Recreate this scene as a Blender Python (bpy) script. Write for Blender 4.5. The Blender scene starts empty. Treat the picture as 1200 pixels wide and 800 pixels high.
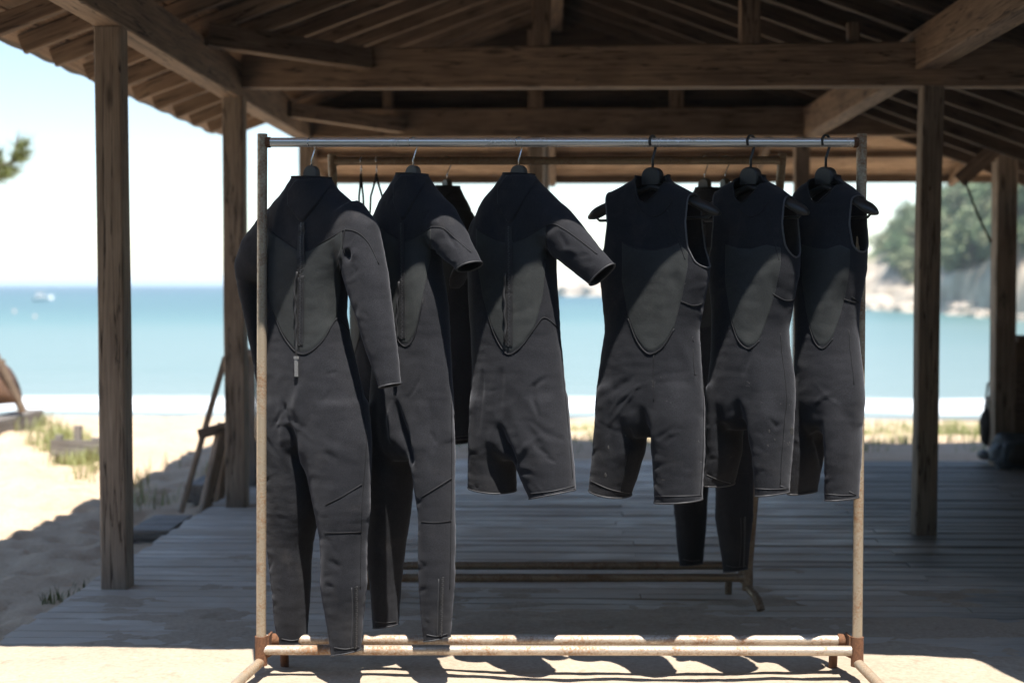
import bpy, bmesh, math, random
import numpy as np
from mathutils import Vector, Matrix, noise
from mathutils.bvhtree import BVHTree

random.seed(7)
scene = bpy.context.scene
col = scene.collection
R = math.radians

# ------------------------------------------------------------------ camera
F = 1666.7                      # focal length in pixels of the 1200 px wide photograph (50 mm)
EYE = Vector((0.0, 0.0, 1.25))
YAW, PITCH = math.atan(50 / F), math.atan(67 / F)
cam_d = bpy.data.cameras.new('camera')
cam = bpy.data.objects.new('camera', cam_d); col.objects.link(cam)
cam_d.lens = 50; cam_d.sensor_width = 36; cam_d.clip_start = 0.05; cam_d.clip_end = 40000
cam.location = EYE; cam.rotation_euler = (math.pi / 2 - PITCH, 0, YAW)
cam_d.dof.use_dof = True; cam_d.dof.focus_distance = 4.28; cam_d.dof.aperture_fstop = 2.2
scene.camera = cam
CAMR = cam.rotation_euler.to_matrix()

# ------------------------------------------------------------------ sky, sun, exposure
SUN = Vector((0.10, -0.37, 1.0)).normalized()          # direction towards the sun
world = bpy.data.worlds.new('World'); scene.world = world; world.use_nodes = True
wn = world.node_tree; wn.nodes.clear()
sky = wn.nodes.new('ShaderNodeTexSky'); sky.sky_type = 'NISHITA'; sky.sun_disc = False
sky.sun_elevation = math.asin(SUN.z); sky.sun_rotation = math.atan2(SUN.x, SUN.y)
sky.altitude = 0; sky.air_density = 1.0; sky.dust_density = 0.15; sky.ozone_density = 0.8
bg = wn.nodes.new('ShaderNodeBackground'); bg.inputs['Strength'].default_value = 0.092
wo = wn.nodes.new('ShaderNodeOutputWorld')
wn.links.new(sky.outputs[0], bg.inputs[0]); wn.links.new(bg.outputs[0], wo.inputs[0])
sun_d = bpy.data.lights.new('sun', 'SUN'); sun_d.energy = 4.2; sun_d.angle = R(0.53); sun_d.color = (1, 0.95, 0.87)
sun = bpy.data.objects.new('sun', sun_d); col.objects.link(sun)
sun.location = (3, -6, 18); sun.rotation_euler = SUN.to_track_quat('Z', 'Y').to_euler()
vs = scene.view_settings
vs.view_transform = 'Standard'; vs.look = 'None'; vs.exposure = 1.26; vs.gamma = 1.0; vs.use_curve_mapping = False
scene.render.engine = 'CYCLES'
cy = scene.cycles
cy.use_denoising = True; cy.max_bounces = 7; cy.diffuse_bounces = 5; cy.glossy_bounces = 3
cy.sample_clamp_indirect = 6.0; cy.caustics_reflective = False; cy.caustics_refractive = False

# ------------------------------------------------------------------ helpers
def ray(px, py):
    return (CAMR @ Vector(((px - 600) / F, -(py - 400) / F, -1.0))).normalized()

def at(px, py, Y):
    d = ray(px, py); return EYE + d * ((Y - EYE.y) / d.y)

def ground(px, py, z=0.0):
    d = ray(px, py); return EYE + d * ((z - EYE.z) / d.z)

WM = {}
def put(o, parent=None, M=None):
    """link an object with world matrix M under a parent"""
    col.objects.link(o)
    M = M or Matrix.Identity(4)
    if parent:
        o.parent = parent; o.matrix_basis = WM[parent.name].inverted() @ M
    else:
        o.matrix_basis = M
    WM[o.name] = M
    return o

def tag(o, label=None, cat=None, group=None, kind=None):
    if label: o['label'] = label
    if cat: o['category'] = cat
    if group: o['group'] = group
    if kind: o['kind'] = kind
    return o

def empty(name, loc, rz=0.0, label=None, cat=None, group=None):
    o = bpy.data.objects.new(name, None); o.empty_display_size = 0.1
    put(o, None, Matrix.Translation(loc) @ Matrix.Rotation(rz, 4, 'Z'))
    return tag(o, label, cat, group)

def copy_tree(src, M, label, group=None, parent=None):
    c = src.copy(); col.objects.link(c); c.parent = parent
    if parent is None: c.matrix_basis = M
    if label: c['label'] = label
    if group: c['group'] = group
    for ch in list(src.children): copy_tree(ch, None, None, None, c)
    return c

class MB:
    def __init__(s): s.v, s.f = [], []
    def add(s, vs, fs):
        n = len(s.v); s.v += [tuple(v) for v in vs]; s.f += [tuple(i + n for i in f) for f in fs]
    def box(s, c, size, M=None):
        c = Vector(c); hx, hy, hz = (q / 2 for q in size)
        vs = [Vector((x, y, z)) for x in (-hx, hx) for y in (-hy, hy) for z in (-hz, hz)]
        if M: vs = [M @ v for v in vs]
        s.add([v + c for v in vs], [(0, 1, 3, 2), (4, 6, 7, 5), (0, 4, 5, 1), (2, 3, 7, 6), (0, 2, 6, 4), (1, 5, 7, 3)])
    def tube(s, pts, r, n=10, cap=True, squash=None):
        pts = [Vector(p) for p in pts]
        rs = r if isinstance(r, (list, tuple)) else [r] * len(pts)
        base = len(s.v); up = None
        for i, p in enumerate(pts):
            t = (pts[min(i + 1, len(pts) - 1)] - pts[max(i - 1, 0)]).normalized()
            if up is None:
                up = Vector((0, 0, 1)) if abs(t.z) < 0.9 else Vector((0, 1, 0))
            a = t.cross(up).normalized(); b = a.cross(t).normalized(); up = b
            for k in range(n):
                q = 2 * math.pi * k / n
                ca, sa = math.cos(q), math.sin(q)
                if squash: ca *= squash[0]; sa *= squash[1]
                s.v.append(tuple(p + (a * ca + b * sa) * rs[i]))
        for i in range(len(pts) - 1):
            for k in range(n):
                k2 = (k + 1) % n; o = base + i * n
                s.f.append((o + k, o + k2, o + n + k2, o + n + k))
        if cap:
            s.f.append(tuple(base + k for k in range(n))[::-1])
            s.f.append(tuple(base + (len(pts) - 1) * n + k for k in range(n)))
    def build(s, name, m, parent=None, M=None, smooth=False):
        me = bpy.data.meshes.new(name); me.from_pydata(s.v, [], s.f)
        for x in (m if isinstance(m, (list, tuple)) else [m]): me.materials.append(x)
        bm = bmesh.new(); bm.from_mesh(me); bmesh.ops.recalc_face_normals(bm, faces=bm.faces); bm.to_mesh(me); bm.free()
        if smooth:
            me.polygons.foreach_set('use_smooth', [True] * len(me.polygons))
        me.update()
        return put(bpy.data.objects.new(name, me), parent, M)

def smooth_angle(o, deg=40):
    me = o.data
    bm = bmesh.new(); bm.from_mesh(me)
    for f in bm.faces: f.smooth = True
    for e in bm.edges:
        if len(e.link_faces) == 2 and e.calc_face_angle(0) > R(deg): e.smooth = False
    bm.to_mesh(me); bm.free(); return o

_tm = {}
def timber_mesh(L, w, h, seed=0, jit=0.0018, ch=0.006):
    """squared timber along +X, centred on the axis, chamfered and slightly uneven"""
    key = (round(L, 3), round(w, 3), round(h, 3), seed, jit)
    if key in _tm: return _tm[key]
    rnd = random.Random(hash(key) & 0xffff)
    n = max(1, min(7, int(L / 0.55))); V, Fc = [], []
    a, b = w / 2, h / 2; c = min(ch, a * 0.3, b * 0.3)
    sec = [(-a + c, -b), (a - c, -b), (a, -b + c), (a, b - c), (a - c, b), (-a + c, b), (-a, b - c), (-a, -b + c)]
    for i in range(n + 1):
        x = L * i / n; dy, dz = rnd.gauss(0, jit), rnd.gauss(0, jit)
        for (y, z) in sec: V.append((x, y + dy + rnd.gauss(0, jit * .4), z + dz + rnd.gauss(0, jit * .4)))
    for i in range(n):
        for k in range(8):
            Fc.append((i * 8 + k, i * 8 + (k + 1) % 8, i * 8 + 8 + (k + 1) % 8, i * 8 + 8 + k))
    Fc.append(tuple(range(8))[::-1]); Fc.append(tuple(n * 8 + k for k in range(8)))
    me = bpy.data.meshes.new('timber'); me.from_pydata(V, [], Fc)
    bm = bmesh.new(); bm.from_mesh(me); bmesh.ops.recalc_face_normals(bm, faces=bm.faces); bm.to_mesh(me); bm.free()
    _tm[key] = me; return me

def timber(name, p0, p1, w, h, m, parent=None, up=(0, 0, 1), seed=0, jit=0.0018):
    p0, p1 = Vector(p0), Vector(p1); d = p1 - p0; L = d.length; x = d.normalized()
    up = Vector(up); y = up.cross(x)
    if y.length < 1e-4: y = Vector((0, 1, 0)).cross(x)
    y.normalize(); z = x.cross(y)
    M = Matrix(((x.x, y.x, z.x, p0.x), (x.y, y.y, z.y, p0.y), (x.z, y.z, z.z, p0.z), (0, 0, 0, 1)))
    me = timber_mesh(L, w, h, seed, jit)
    if me.materials and me.materials[0] is not m:
        me = me.copy(); me.materials.clear()
    if not me.materials: me.materials.append(m)
    return put(bpy.data.objects.new(name, me), parent, M)

# ------------------------------------------------------------------ materials
def mat(name):
    m = bpy.data.materials.new(name); m.use_nodes = True
    nt = m.node_tree; b = nt.nodes['Principled BSDF']; return m, nt, b
def nd(nt, typ, ins=None, **props):
    n = nt.nodes.new(typ)
    for k, v in props.items(): setattr(n, k, v)
    for k, v in (ins or {}).items():
        if isinstance(v, bpy.types.NodeSocket): nt.links.new(v, n.inputs[k])
        else: n.inputs[k].default_value = v
    return n
def ramp(nt, fac, stops):
    r = nd(nt, 'ShaderNodeValToRGB', {'Fac': fac}); e = r.color_ramp.elements
    while len(e) < len(stops): e.new(0.5)
    for i, (p, c) in enumerate(stops):
        e[i].position = p; e[i].color = (*c, 1) if len(c) == 3 else c
    return r.outputs[0]
def mix(nt, fac, a, b, mode='MIX'):
    n = nt.nodes.new('ShaderNodeMix'); n.data_type = 'RGBA'; n.blend_type = mode
    for k, v in ((0, fac), (6, a), (7, b)):
        if isinstance(v, bpy.types.NodeSocket): nt.links.new(v, n.inputs[k])
        elif k == 0: n.inputs[0].default_value = v
        else: n.inputs[k].default_value = (*v, 1) if len(v) == 3 else v
    return n.outputs[2]
def math_(nt, op, a, b=0.0, clamp=False):
    n = nt.nodes.new('ShaderNodeMath'); n.operation = op; n.use_clamp = clamp
    for i, v in enumerate((a, b)):
        if isinstance(v, bpy.types.NodeSocket): nt.links.new(v, n.inputs[i])
        else: n.inputs[i].default_value = v
    return n.outputs[0]
def coord(nt, which='Object', scale=(1, 1, 1), rnd=0.0):
    tc = nd(nt, 'ShaderNodeTexCoord')
    if which == 'World':
        src = nd(nt, 'ShaderNodeNewGeometry').outputs['Position']
    else: src = tc.outputs[which]
    if rnd:
        oi = nd(nt, 'ShaderNodeObjectInfo')
        cx = nd(nt, 'ShaderNodeCombineXYZ', {0: math_(nt, 'MULTIPLY', oi.outputs['Random'], rnd), 1: math_(nt, 'MULTIPLY', oi.outputs['Random'], rnd * 1.7), 2: 0.0})
        src = nd(nt, 'ShaderNodeVectorMath', {0: src, 1: cx.outputs[0]}, operation='ADD').outputs[0]
    return nd(nt, 'ShaderNodeMapping', {'Vector': src, 'Scale': scale}).outputs[0]
def noi(nt, vec, scale, detail=5, rough=0.55, dist=0.0):
    return nd(nt, 'ShaderNodeTexNoise', {'Vector': vec, 'Scale': scale, 'Detail': detail, 'Roughness': rough, 'Distortion': dist}).outputs['Fac']
def bump(nt, b, h, strength=0.3, dist=0.01):
    n = nd(nt, 'ShaderNodeBump', {'Height': h, 'Strength': strength, 'Distance': dist})
    nt.links.new(n.outputs[0], b.inputs['Normal']); return n

def wood(name, dark, mid, light, rough=0.75, tone=0.35, bumps=0.5):
    m, nt, b = mat(name)
    v = coord(nt, 'Object', (1.0, 9.0, 9.0), 37.0)
    n1 = noi(nt, v, 2.2, 6, 0.6, 0.6)
    vf = coord(nt, 'Object', (1.6, 42.0, 42.0), 37.0)
    n2 = noi(nt, vf, 3.0, 6, 0.65, 0.3)
    vl = coord(nt, 'Object', (1.2, 2.5, 2.5), 37.0)
    n3 = noi(nt, vl, 2.0, 3)
    c = ramp(nt, n1, [(0.25, dark), (0.5, mid), (0.78, light)])
    c = mix(nt, 0.55, c, ramp(nt, n2, [(0.3, tuple(q * 0.55 for q in dark)), (0.65, light)]))
    c = mix(nt, ramp(nt, n3, [(0.35, (0, 0, 0)), (0.75, (1, 1, 1))]), c, mix(nt, 1.0, c, (0.62, 0.6, 0.6), 'MULTIPLY'))
    kv = coord(nt, 'Object', (1.6, 6.0, 6.0), 37.0)            # knots
    kn = nd(nt, 'ShaderNodeTexVoronoi', {'Vector': kv, 'Scale': 1.3}).outputs['Distance']
    c = mix(nt, ramp(nt, kn, [(0.06, (0.85,) * 3), (0.16, (0, 0, 0))]), c, tuple(q * 0.35 for q in dark))
    cr = noi(nt, coord(nt, 'Object', (0.7, 16.0, 16.0), 37.0), 1.7, 4, 0.5, 0.4)      # drying cracks
    crk = ramp(nt, math_(nt, 'ABSOLUTE', math_(nt, 'SUBTRACT', cr, 0.5)), [(0.004, (0.9,) * 3), (0.016, (0, 0, 0))])
    c = mix(nt, crk, c, tuple(q * 0.18 for q in dark))
    oi = nd(nt, 'ShaderNodeObjectInfo')
    t = math_(nt, 'ADD', math_(nt, 'MULTIPLY', oi.outputs['Random'], tone), 1 - tone / 2)
    hv = nd(nt, 'ShaderNodeHueSaturation', {'Color': c, 'Value': t})
    nt.links.new(hv.outputs[0], b.inputs['Base Color'])
    b.inputs['Roughness'].default_value = rough
    b.inputs['Specular IOR Level'].default_value = 0.3
    bump(nt, b, math_(nt, 'SUBTRACT', math_(nt, 'ADD', math_(nt, 'MULTIPLY', n2, 0.8), n1), crk), bumps, 0.004)
    return m

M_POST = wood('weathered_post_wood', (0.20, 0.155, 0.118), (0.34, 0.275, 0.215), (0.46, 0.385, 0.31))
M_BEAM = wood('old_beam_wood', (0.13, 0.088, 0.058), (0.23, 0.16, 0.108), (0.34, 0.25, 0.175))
M_RAFT = wood('rafter_wood', (0.17, 0.115, 0.078), (0.29, 0.205, 0.142), (0.42, 0.315, 0.225))
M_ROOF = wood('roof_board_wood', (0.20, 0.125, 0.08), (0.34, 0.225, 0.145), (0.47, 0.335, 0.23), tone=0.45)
M_SHADE = wood('shaded_roof_board', (0.045, 0.03, 0.02), (0.085, 0.058, 0.04), (0.13, 0.09, 0.062))  # shade painted in: darker roof wood for the dim inner and right parts
M_BOUNCE = wood('bounce_lit_board', (0.46, 0.29, 0.175), (0.62, 0.42, 0.27), (0.72, 0.54, 0.38), tone=0.35)  # warm bounce light painted in: paler roof wood for the back pent
M_GREY = wood('grey_driftwood', (0.13, 0.115, 0.10), (0.27, 0.245, 0.22), (0.42, 0.39, 0.36))

def flat(name, c, rough=0.6, metal=0.0, spec=0.5, vary=0.25, scale=30.0, bmp=0.0):
    m, nt, b = mat(name)
    v = coord(nt, 'Object', (1, 1, 1), 11.0)
    n = noi(nt, v, scale, 5, 0.6)
    cc = ramp(nt, n, [(0.25, tuple(q * (1 - vary) for q in c)), (0.75, tuple(min(1, q * (1 + vary)) for q in c))])
    nt.links.new(cc, b.inputs['Base Color'])
    b.inputs['Roughness'].default_value = rough; b.inputs['Metallic'].default_value = metal
    b.inputs['Specular IOR Level'].default_value = spec
    if bmp: bump(nt, b, n, bmp, 0.003)
    return m

def deck_mat():
    m, nt, b = mat('weathered_deck_wood')
    v = coord(nt, 'Object', (0.7, 10.0, 10.0), 53.0)
    n1 = noi(nt, v, 2.2, 7, 0.62, 0.5)
    vf = coord(nt, 'Object', (1.2, 60.0, 60.0), 53.0)
    n2 = noi(nt, vf, 2.4, 6, 0.65, 0.2)
    c = ramp(nt, n1, [(0.22, (0.34, 0.295, 0.245)), (0.5, (0.57, 0.51, 0.435)), (0.8, (0.70, 0.635, 0.55))])
    c = mix(nt, 0.5, c, ramp(nt, n2, [(0.3, (0.20, 0.185, 0.165)), (0.62, (0.64, 0.60, 0.545))]))
    oi = nd(nt, 'ShaderNodeObjectInfo')
    t = math_(nt, 'ADD', math_(nt, 'MULTIPLY', oi.outputs['Random'], 0.5), 0.9)
    c = nd(nt, 'ShaderNodeHueSaturation', {'Color': c, 'Value': t}).outputs[0]
    wv = coord(nt, 'World')
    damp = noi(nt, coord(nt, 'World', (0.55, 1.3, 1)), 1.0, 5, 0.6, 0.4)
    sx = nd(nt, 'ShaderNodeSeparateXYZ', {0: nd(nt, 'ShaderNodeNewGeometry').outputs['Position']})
    # ragged damp stain at the far right, deepened to paint in that side's gloom
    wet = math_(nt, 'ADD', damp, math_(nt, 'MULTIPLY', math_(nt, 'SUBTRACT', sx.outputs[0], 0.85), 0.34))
    wet_dim = ramp(nt, wet, [(0.6, (0, 0, 0)), (0.85, (1, 1, 1))])
    c = mix(nt, math_(nt, 'MULTIPLY', wet_dim, 0.9), c, mix(nt, 1.0, c, (0.20, 0.225, 0.23), 'MULTIPLY'))
    # trodden-in sand, mostly where people walk round the front rack
    s1 = noi(nt, coord(nt, 'World', (1.0, 2.2, 1)), 2.2, 7, 0.68, 0.5)
    near = math_(nt, 'MULTIPLY', math_(nt, 'SUBTRACT', 8.2, sx.outputs[1]), 0.14, True)
    rightf = math_(nt, 'MULTIPLY', math_(nt, 'SUBTRACT', sx.outputs[0], 0.6), 0.10, True)
    sm = math_(nt, 'SUBTRACT', math_(nt, 'ADD', s1, math_(nt, 'MULTIPLY', near, 0.55)), rightf)
    sandm = ramp(nt, sm, [(0.40, (0, 0, 0)), (0.74, (0.95,) * 3)])
    sandm = math_(nt, 'MULTIPLY', sandm, math_(nt, 'SUBTRACT', 1.0, math_(nt, 'MULTIPLY', wet_dim, 0.85)))
    c = mix(nt, sandm, c, (0.47, 0.395, 0.315))
    nt.links.new(c, b.inputs['Base Color'])
    rr = math_(nt, 'ADD', math_(nt, 'ADD', 0.47, math_(nt, 'MULTIPLY', wet_dim, 0.15)), math_(nt, 'MULTIPLY', sandm, 0.4))
    nt.links.new(rr, b.inputs['Roughness']); b.inputs['Specular IOR Level'].default_value = 0.55
    bump(nt, b, math_(nt, 'ADD', math_(nt, 'MULTIPLY', n2, 0.7), n1), 0.5, 0.004)
    return m
M_DECK = deck_mat()

def sand_mat(name, dry=(0.60, 0.46, 0.32), dk=(0.38, 0.265, 0.165)):
    m, nt, b = mat(name)
    v = coord(nt, 'World')
    n1 = noi(nt, v, 1.7, 7, 0.65, 0.3); n2 = noi(nt, v, 60.0, 4, 0.7)
    n3 = noi(nt, v, 9.0, 6, 0.6, 0.6)
    c = ramp(nt, n1, [(0.3, tuple((a + d) / 2 for a, d in zip(dry, dk))), (0.62, dry)])
    c = mix(nt, ramp(nt, n3, [(0.30, (0.8,) * 3), (0.42, (0, 0, 0))]), c, dk)
    c = mix(nt, 0.25, c, ramp(nt, n2, [(0.3, (0.2, 0.14, 0.09)), (0.7, (0.7, 0.58, 0.45))]))
    nt.links.new(c, b.inputs['Base Color'])
    b.inputs['Roughness'].default_value = 0.95; b.inputs['Specular IOR Level'].default_value = 0.15
    bump(nt, b, math_(nt, 'ADD', math_(nt, 'MULTIPLY', n2, 0.25), n3), 0.6, 0.02)
    return m
M_SAND = sand_mat('dry_beach_sand')
M_DRIFT = sand_mat('trodden_sand', (0.44, 0.365, 0.285), (0.28, 0.22, 0.16))

def pipe_mat(name, steel, rust, amount, metal=0.75, rough=0.32):
    m, nt, b = mat(name)
    v = coord(nt, 'World')
    n1 = noi(nt, v, 9.0, 8, 0.7, 0.6); n2 = noi(nt, v, 130.0, 5, 0.75); n3 = noi(nt, v, 2.3, 3)
    f = math_(nt, 'ADD', math_(nt, 'ADD', math_(nt, 'MULTIPLY', n1, 0.55), math_(nt, 'MULTIPLY', n2, 0.5)), math_(nt, 'MULTIPLY', n3, 0.35))
    k = ramp(nt, f, [(0.74 - amount, (0, 0, 0)), (0.90 - amount, (1, 1, 1))])
    rc = ramp(nt, n2, [(0.3, tuple(q * 0.35 for q in rust)), (0.6, rust)])
    nt.links.new(mix(nt, k, steel, rc), b.inputs['Base Color'])
    nt.links.new(math_(nt, 'MULTIPLY', math_(nt, 'SUBTRACT', 1.0, k), metal), b.inputs['Metallic'])
    nt.links.new(math_(nt, 'ADD', math_(nt, 'MULTIPLY', k, 0.45), rough), b.inputs['Roughness'])
    bump(nt, b, math_(nt, 'ADD', n2, k), 0.35, 0.0015)
    return m
M_RAIL = pipe_mat('galvanised_rail', (0.85, 0.83, 0.79), (0.34, 0.20, 0.10), -0.04, 0.6, 0.22)
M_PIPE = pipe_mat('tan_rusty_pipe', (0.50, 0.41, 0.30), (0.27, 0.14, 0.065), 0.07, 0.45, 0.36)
M_BARP = pipe_mat('rust_streaked_pipe', (0.60, 0.52, 0.43), (0.33, 0.175, 0.085), 0.085, 0.5, 0.34)
M_RUST = pipe_mat('rusted_fitting', (0.36, 0.23, 0.15), (0.20, 0.09, 0.045), 0.28, 0.2, 0.5)
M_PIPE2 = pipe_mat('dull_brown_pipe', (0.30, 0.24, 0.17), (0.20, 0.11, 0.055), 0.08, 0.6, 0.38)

# ------------------------------------------------------------------ ground, sea, sky-side land
SEA_Z = -1.2
def sand_z(x, y):
    z = -0.075
    if y > 11.5:
        t = min(1.0, (y - 11.5) / 17.0); z -= 1.2 * (t * t * (3 - 2 * t)) * 1.0
    if y > 28.5: z -= min(2.5, (y - 28.5) * 0.07)
    m = math.exp(-((x + 5.0) / 1.7) ** 2 - ((y - 11.6) / 1.8) ** 2)
    z += 0.13 * m
    if -1.99 < x < 5.2 and 1.5 < y < 10.2: return -0.14
    e = 0.0
    if x < -1.9 or y > 10.3:
        e = min(1.0, max((-1.9 - x) / 0.5, (y - 10.3) / 0.5, 0.15))
    n = noise.fractal(Vector((x * 3.1, y * 3.1, 0.3)), 0.9, 2.1, 4) * 0.034 + noise.fractal(Vector((x * 0.6, y * 0.6, 5)), 1, 2, 3) * 0.03
    pit = max(0.0, noise.noise(Vector((x * 6.5, y * 6.5, 2.2))) - 0.08) * 0.13
    return z + (n - pit) * e

def axis(lo, hi, fine_lo, fine_hi, step, grow=1.18):
    a = list(np.arange(fine_lo, fine_hi, step)); s = step
    x = a[-1]
    while x < hi: s *= grow; x += s; a.append(x)
    x = a[0]; s = step
    while x > lo: s *= grow; x -= s; a.insert(0, x)
    return a
def height_sheet(name, xs, ys, fz, m):
    nx, ny = len(xs), len(ys)
    V = [(x, y, fz(x, y)) for y in ys for x in xs]
    Fc = [(j * nx + i, j * nx + i + 1, (j + 1) * nx + i + 1, (j + 1) * nx + i) for j in range(ny - 1) for i in range(nx - 1)]
    me = bpy.data.meshes.new(name); me.from_pydata(V, [], Fc); me.materials.append(m)
    me.polygons.foreach_set('use_smooth', [True] * len(Fc)); me.update()
    return put(bpy.data.objects.new(name, me))
sand = height_sheet('sand', axis(-220, 320, -4.6, -1.85, 0.035), axis(-30, 70, 4.6, 11.0, 0.045), sand_z, M_SAND)
tag(sand, kind='structure')

def sea_mat():
    m, nt, b = mat('turquoise_sea')
    pos = nd(nt, 'ShaderNodeNewGeometry').outputs['Position']
    sx = nd(nt, 'ShaderNodeSeparateXYZ', {0: pos})
    dist = math_(nt, 'LOGARITHM', sx.outputs[1], 10.0)
    w = noi(nt, coord(nt, 'World', (0.008, 0.02, 1)), 1.0, 4, 0.5, 0.3)
    d = math_(nt, 'ADD', dist, math_(nt, 'MULTIPLY', math_(nt, 'SUBTRACT', w, 0.5), 0.6))
    t = math_(nt, 'MULTIPLY', math_(nt, 'SUBTRACT', d, 1.4), 0.5, True)       # 25 m .. 2.5 km offshore: shallow sand to deep water
    c = ramp(nt, t, [(0.0, (0.29, 0.30, 0.28)), (0.10, (0.205, 0.265, 0.255)), (0.28, (0.10, 0.195, 0.195)), (0.5, (0.045, 0.115, 0.138)), (0.78, (0.015, 0.056, 0.094)), (1.0, (0.010, 0.038, 0.072))])
    # broken foam where the swell runs out on the sand
    fo = noi(nt, coord(nt, 'World', (0.25, 1.4, 1)), 1.0, 5, 0.6, 0.5)
    near = math_(nt, 'SUBTRACT', 1.0, math_(nt, 'MULTIPLY', math_(nt, 'ABSOLUTE', math_(nt, 'SUBTRACT', sx.outputs[1], 29.0)), 0.28), True)
    fm = ramp(nt, math_(nt, 'ADD', math_(nt, 'MULTIPLY', near, 0.6), math_(nt, 'MULTIPLY', fo, 0.5)), [(0.52, (0, 0, 0)), (0.64, (1, 1, 1))])
    c = mix(nt, fm, c, (0.8, 0.82, 0.82))
    nt.links.new(c, b.inputs['Base Color'])
    b.inputs['Roughness'].default_value = 0.32; b.inputs['IOR'].default_value = 1.33
    h = math_(nt, 'ADD', noi(nt, coord(nt, 'World', (0.5, 1.3, 1)), 1.0, 5, 0.6), noi(nt, coord(nt, 'World', (0.05, 0.16, 1)), 1.0, 3, 0.5))
    bump(nt, b, h, 0.7, 0.35)
    return m
sea = height_sheet('sea', list(np.linspace(-9000, 9000, 30)), [26, 30, 40, 70, 120, 250, 600, 1500, 4000, 9000, 20000], lambda x, y: SEA_Z, sea_mat())
tag(sea, kind='structure')

# ------------------------------------------------------------------ deck of single boards
deck = empty('deck', (1.5, 6.2, 0)); tag(deck, kind='structure')
rnd = random.Random(3)
PW, GAP = 0.092, 0.006
y = 4.16; row = 0
while y < 10.08:
    x0 = -1.95 + rnd.uniform(-0.012, 0.015)
    cuts = [x0, (0.35, 1.6, 2.75)[row % 3] + rnd.uniform(-0.04, 0.04), 5.1]
    for k in range(2):
        L = cuts[k + 1] - cuts[k] - 0.005
        L = round(L * 20) / 20 - 0.005 if k else L
        dz = rnd.uniform(-0.0035, 0.002)
        timber('plank', (cuts[k], y + PW / 2, -0.016 + dz), (cuts[k] + L, y + PW / 2, -0.016 + dz + rnd.uniform(-0.002, 0.002)), PW + rnd.uniform(-0.003, 0.002), 0.032, M_DECK, deck, seed=row % 5, jit=0.0012)
    y += PW + GAP; row += 1
for xx in (-1.9, -0.2, 1.5, 3.2, 4.9):
    timber('joist', (xx, 4.18, -0.085), (xx, 10.05, -0.085), 0.06, 0.10, M_GREY, deck)

# thin drifts of blown sand lying on the boards
def drift_z(x, y):
    n = noise.fractal(Vector((x * 1.5, y * 2.4, 7.0)), 0.9, 2.0, 5) * 0.012 + noise.fractal(Vector((x * 8, y * 10, 1.0)), 0.8, 2.2, 3) * 0.0035
    fall = max(0.0, (y - 4.7) / 1.8); side = max(0.0, (x - 1.0) * 0.008) + max(0.0, (-1.35 - x) * 0.012)
    lee = 0.008 * max(0.0, min(1.0, (4.95 - y) / 0.25)) + 0.004 * math.exp(-((y - 4.35) / 0.45) ** 2)
    return 0.0045 + n - 0.012 * fall - side + lee
drift = height_sheet('sand_drift', list(np.arange(-1.93, 2.4, 0.022)), list(np.arange(4.17, 7.2, 0.022)), drift_z, M_DRIFT)
tag(drift, 'thin pale blown sand lying over the boards around the front rack', 'sand', kind='stuff')

# ------------------------------------------------------------------ pavilion
PH = empty('beach_pavilion', (0, 7, 0), 0, 'open timber beach pavilion with square posts, tie beams and raftered roof', 'pavilion')
BZ0, BZ1 = 2.29, 2.49           # side beams
RZ, PITCHR = 3.16, 0.365        # ridge height, roof slope
def roof_z(x): return RZ - PITCHR * abs(x)
XL, XR = -1.81, 1.83
def post(x, y, z1, w, z0=0.0, seed=0, lean=0.0):
    return timber('post', (x, y, z0), (x + lean, y, z1), w, w, M_POST, PH, up=(0, 1, 0), seed=seed)
p = ground(132.5, 690); post(p.x, p.y + 0.054, BZ0, 0.108, -0.12, 1)
p = ground(275.5, 594); post(p.x, p.y + 0.06, BZ0, 0.115, -0.12, 2)
post(-1.80, 10.35, BZ0, 0.11, -0.12, 3)
post(-1.81, 3.93, BZ0, 0.11, -0.12, 4)
post(1.66, 3.98, 2.3, 0.11, -0.12, 5)
rp = ground(1085, 628); post(rp.x + 0.005, rp.y + 0.06, 2.225, 0.105, 0.0, 6, lean=0.008)
post(1.77, 10.3, BZ0, 0.105, 0, 7)
post(-0.135, 10.3, BZ0, 0.11, 0, 8)
p = ground(1175, 546); post(p.x + 0.01, p.y + 0.07, 2.33, 0.14, -0.1, 9)
# side beams run front to back
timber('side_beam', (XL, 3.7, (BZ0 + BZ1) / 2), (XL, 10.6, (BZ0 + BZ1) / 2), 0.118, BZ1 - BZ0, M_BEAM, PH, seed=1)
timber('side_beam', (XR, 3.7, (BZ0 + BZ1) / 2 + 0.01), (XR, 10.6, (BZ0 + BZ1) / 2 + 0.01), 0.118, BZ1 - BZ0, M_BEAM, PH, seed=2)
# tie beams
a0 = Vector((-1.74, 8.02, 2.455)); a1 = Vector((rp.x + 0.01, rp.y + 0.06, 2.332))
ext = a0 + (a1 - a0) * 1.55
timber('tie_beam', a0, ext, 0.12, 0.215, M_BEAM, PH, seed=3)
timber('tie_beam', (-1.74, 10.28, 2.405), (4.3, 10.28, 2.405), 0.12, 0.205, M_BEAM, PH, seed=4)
timber('tie_beam', (-1.74, 4.5, 2.54), (3.4, 4.5, 2.54), 0.12, 0.2, M_BEAM, PH, seed=5)
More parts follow.
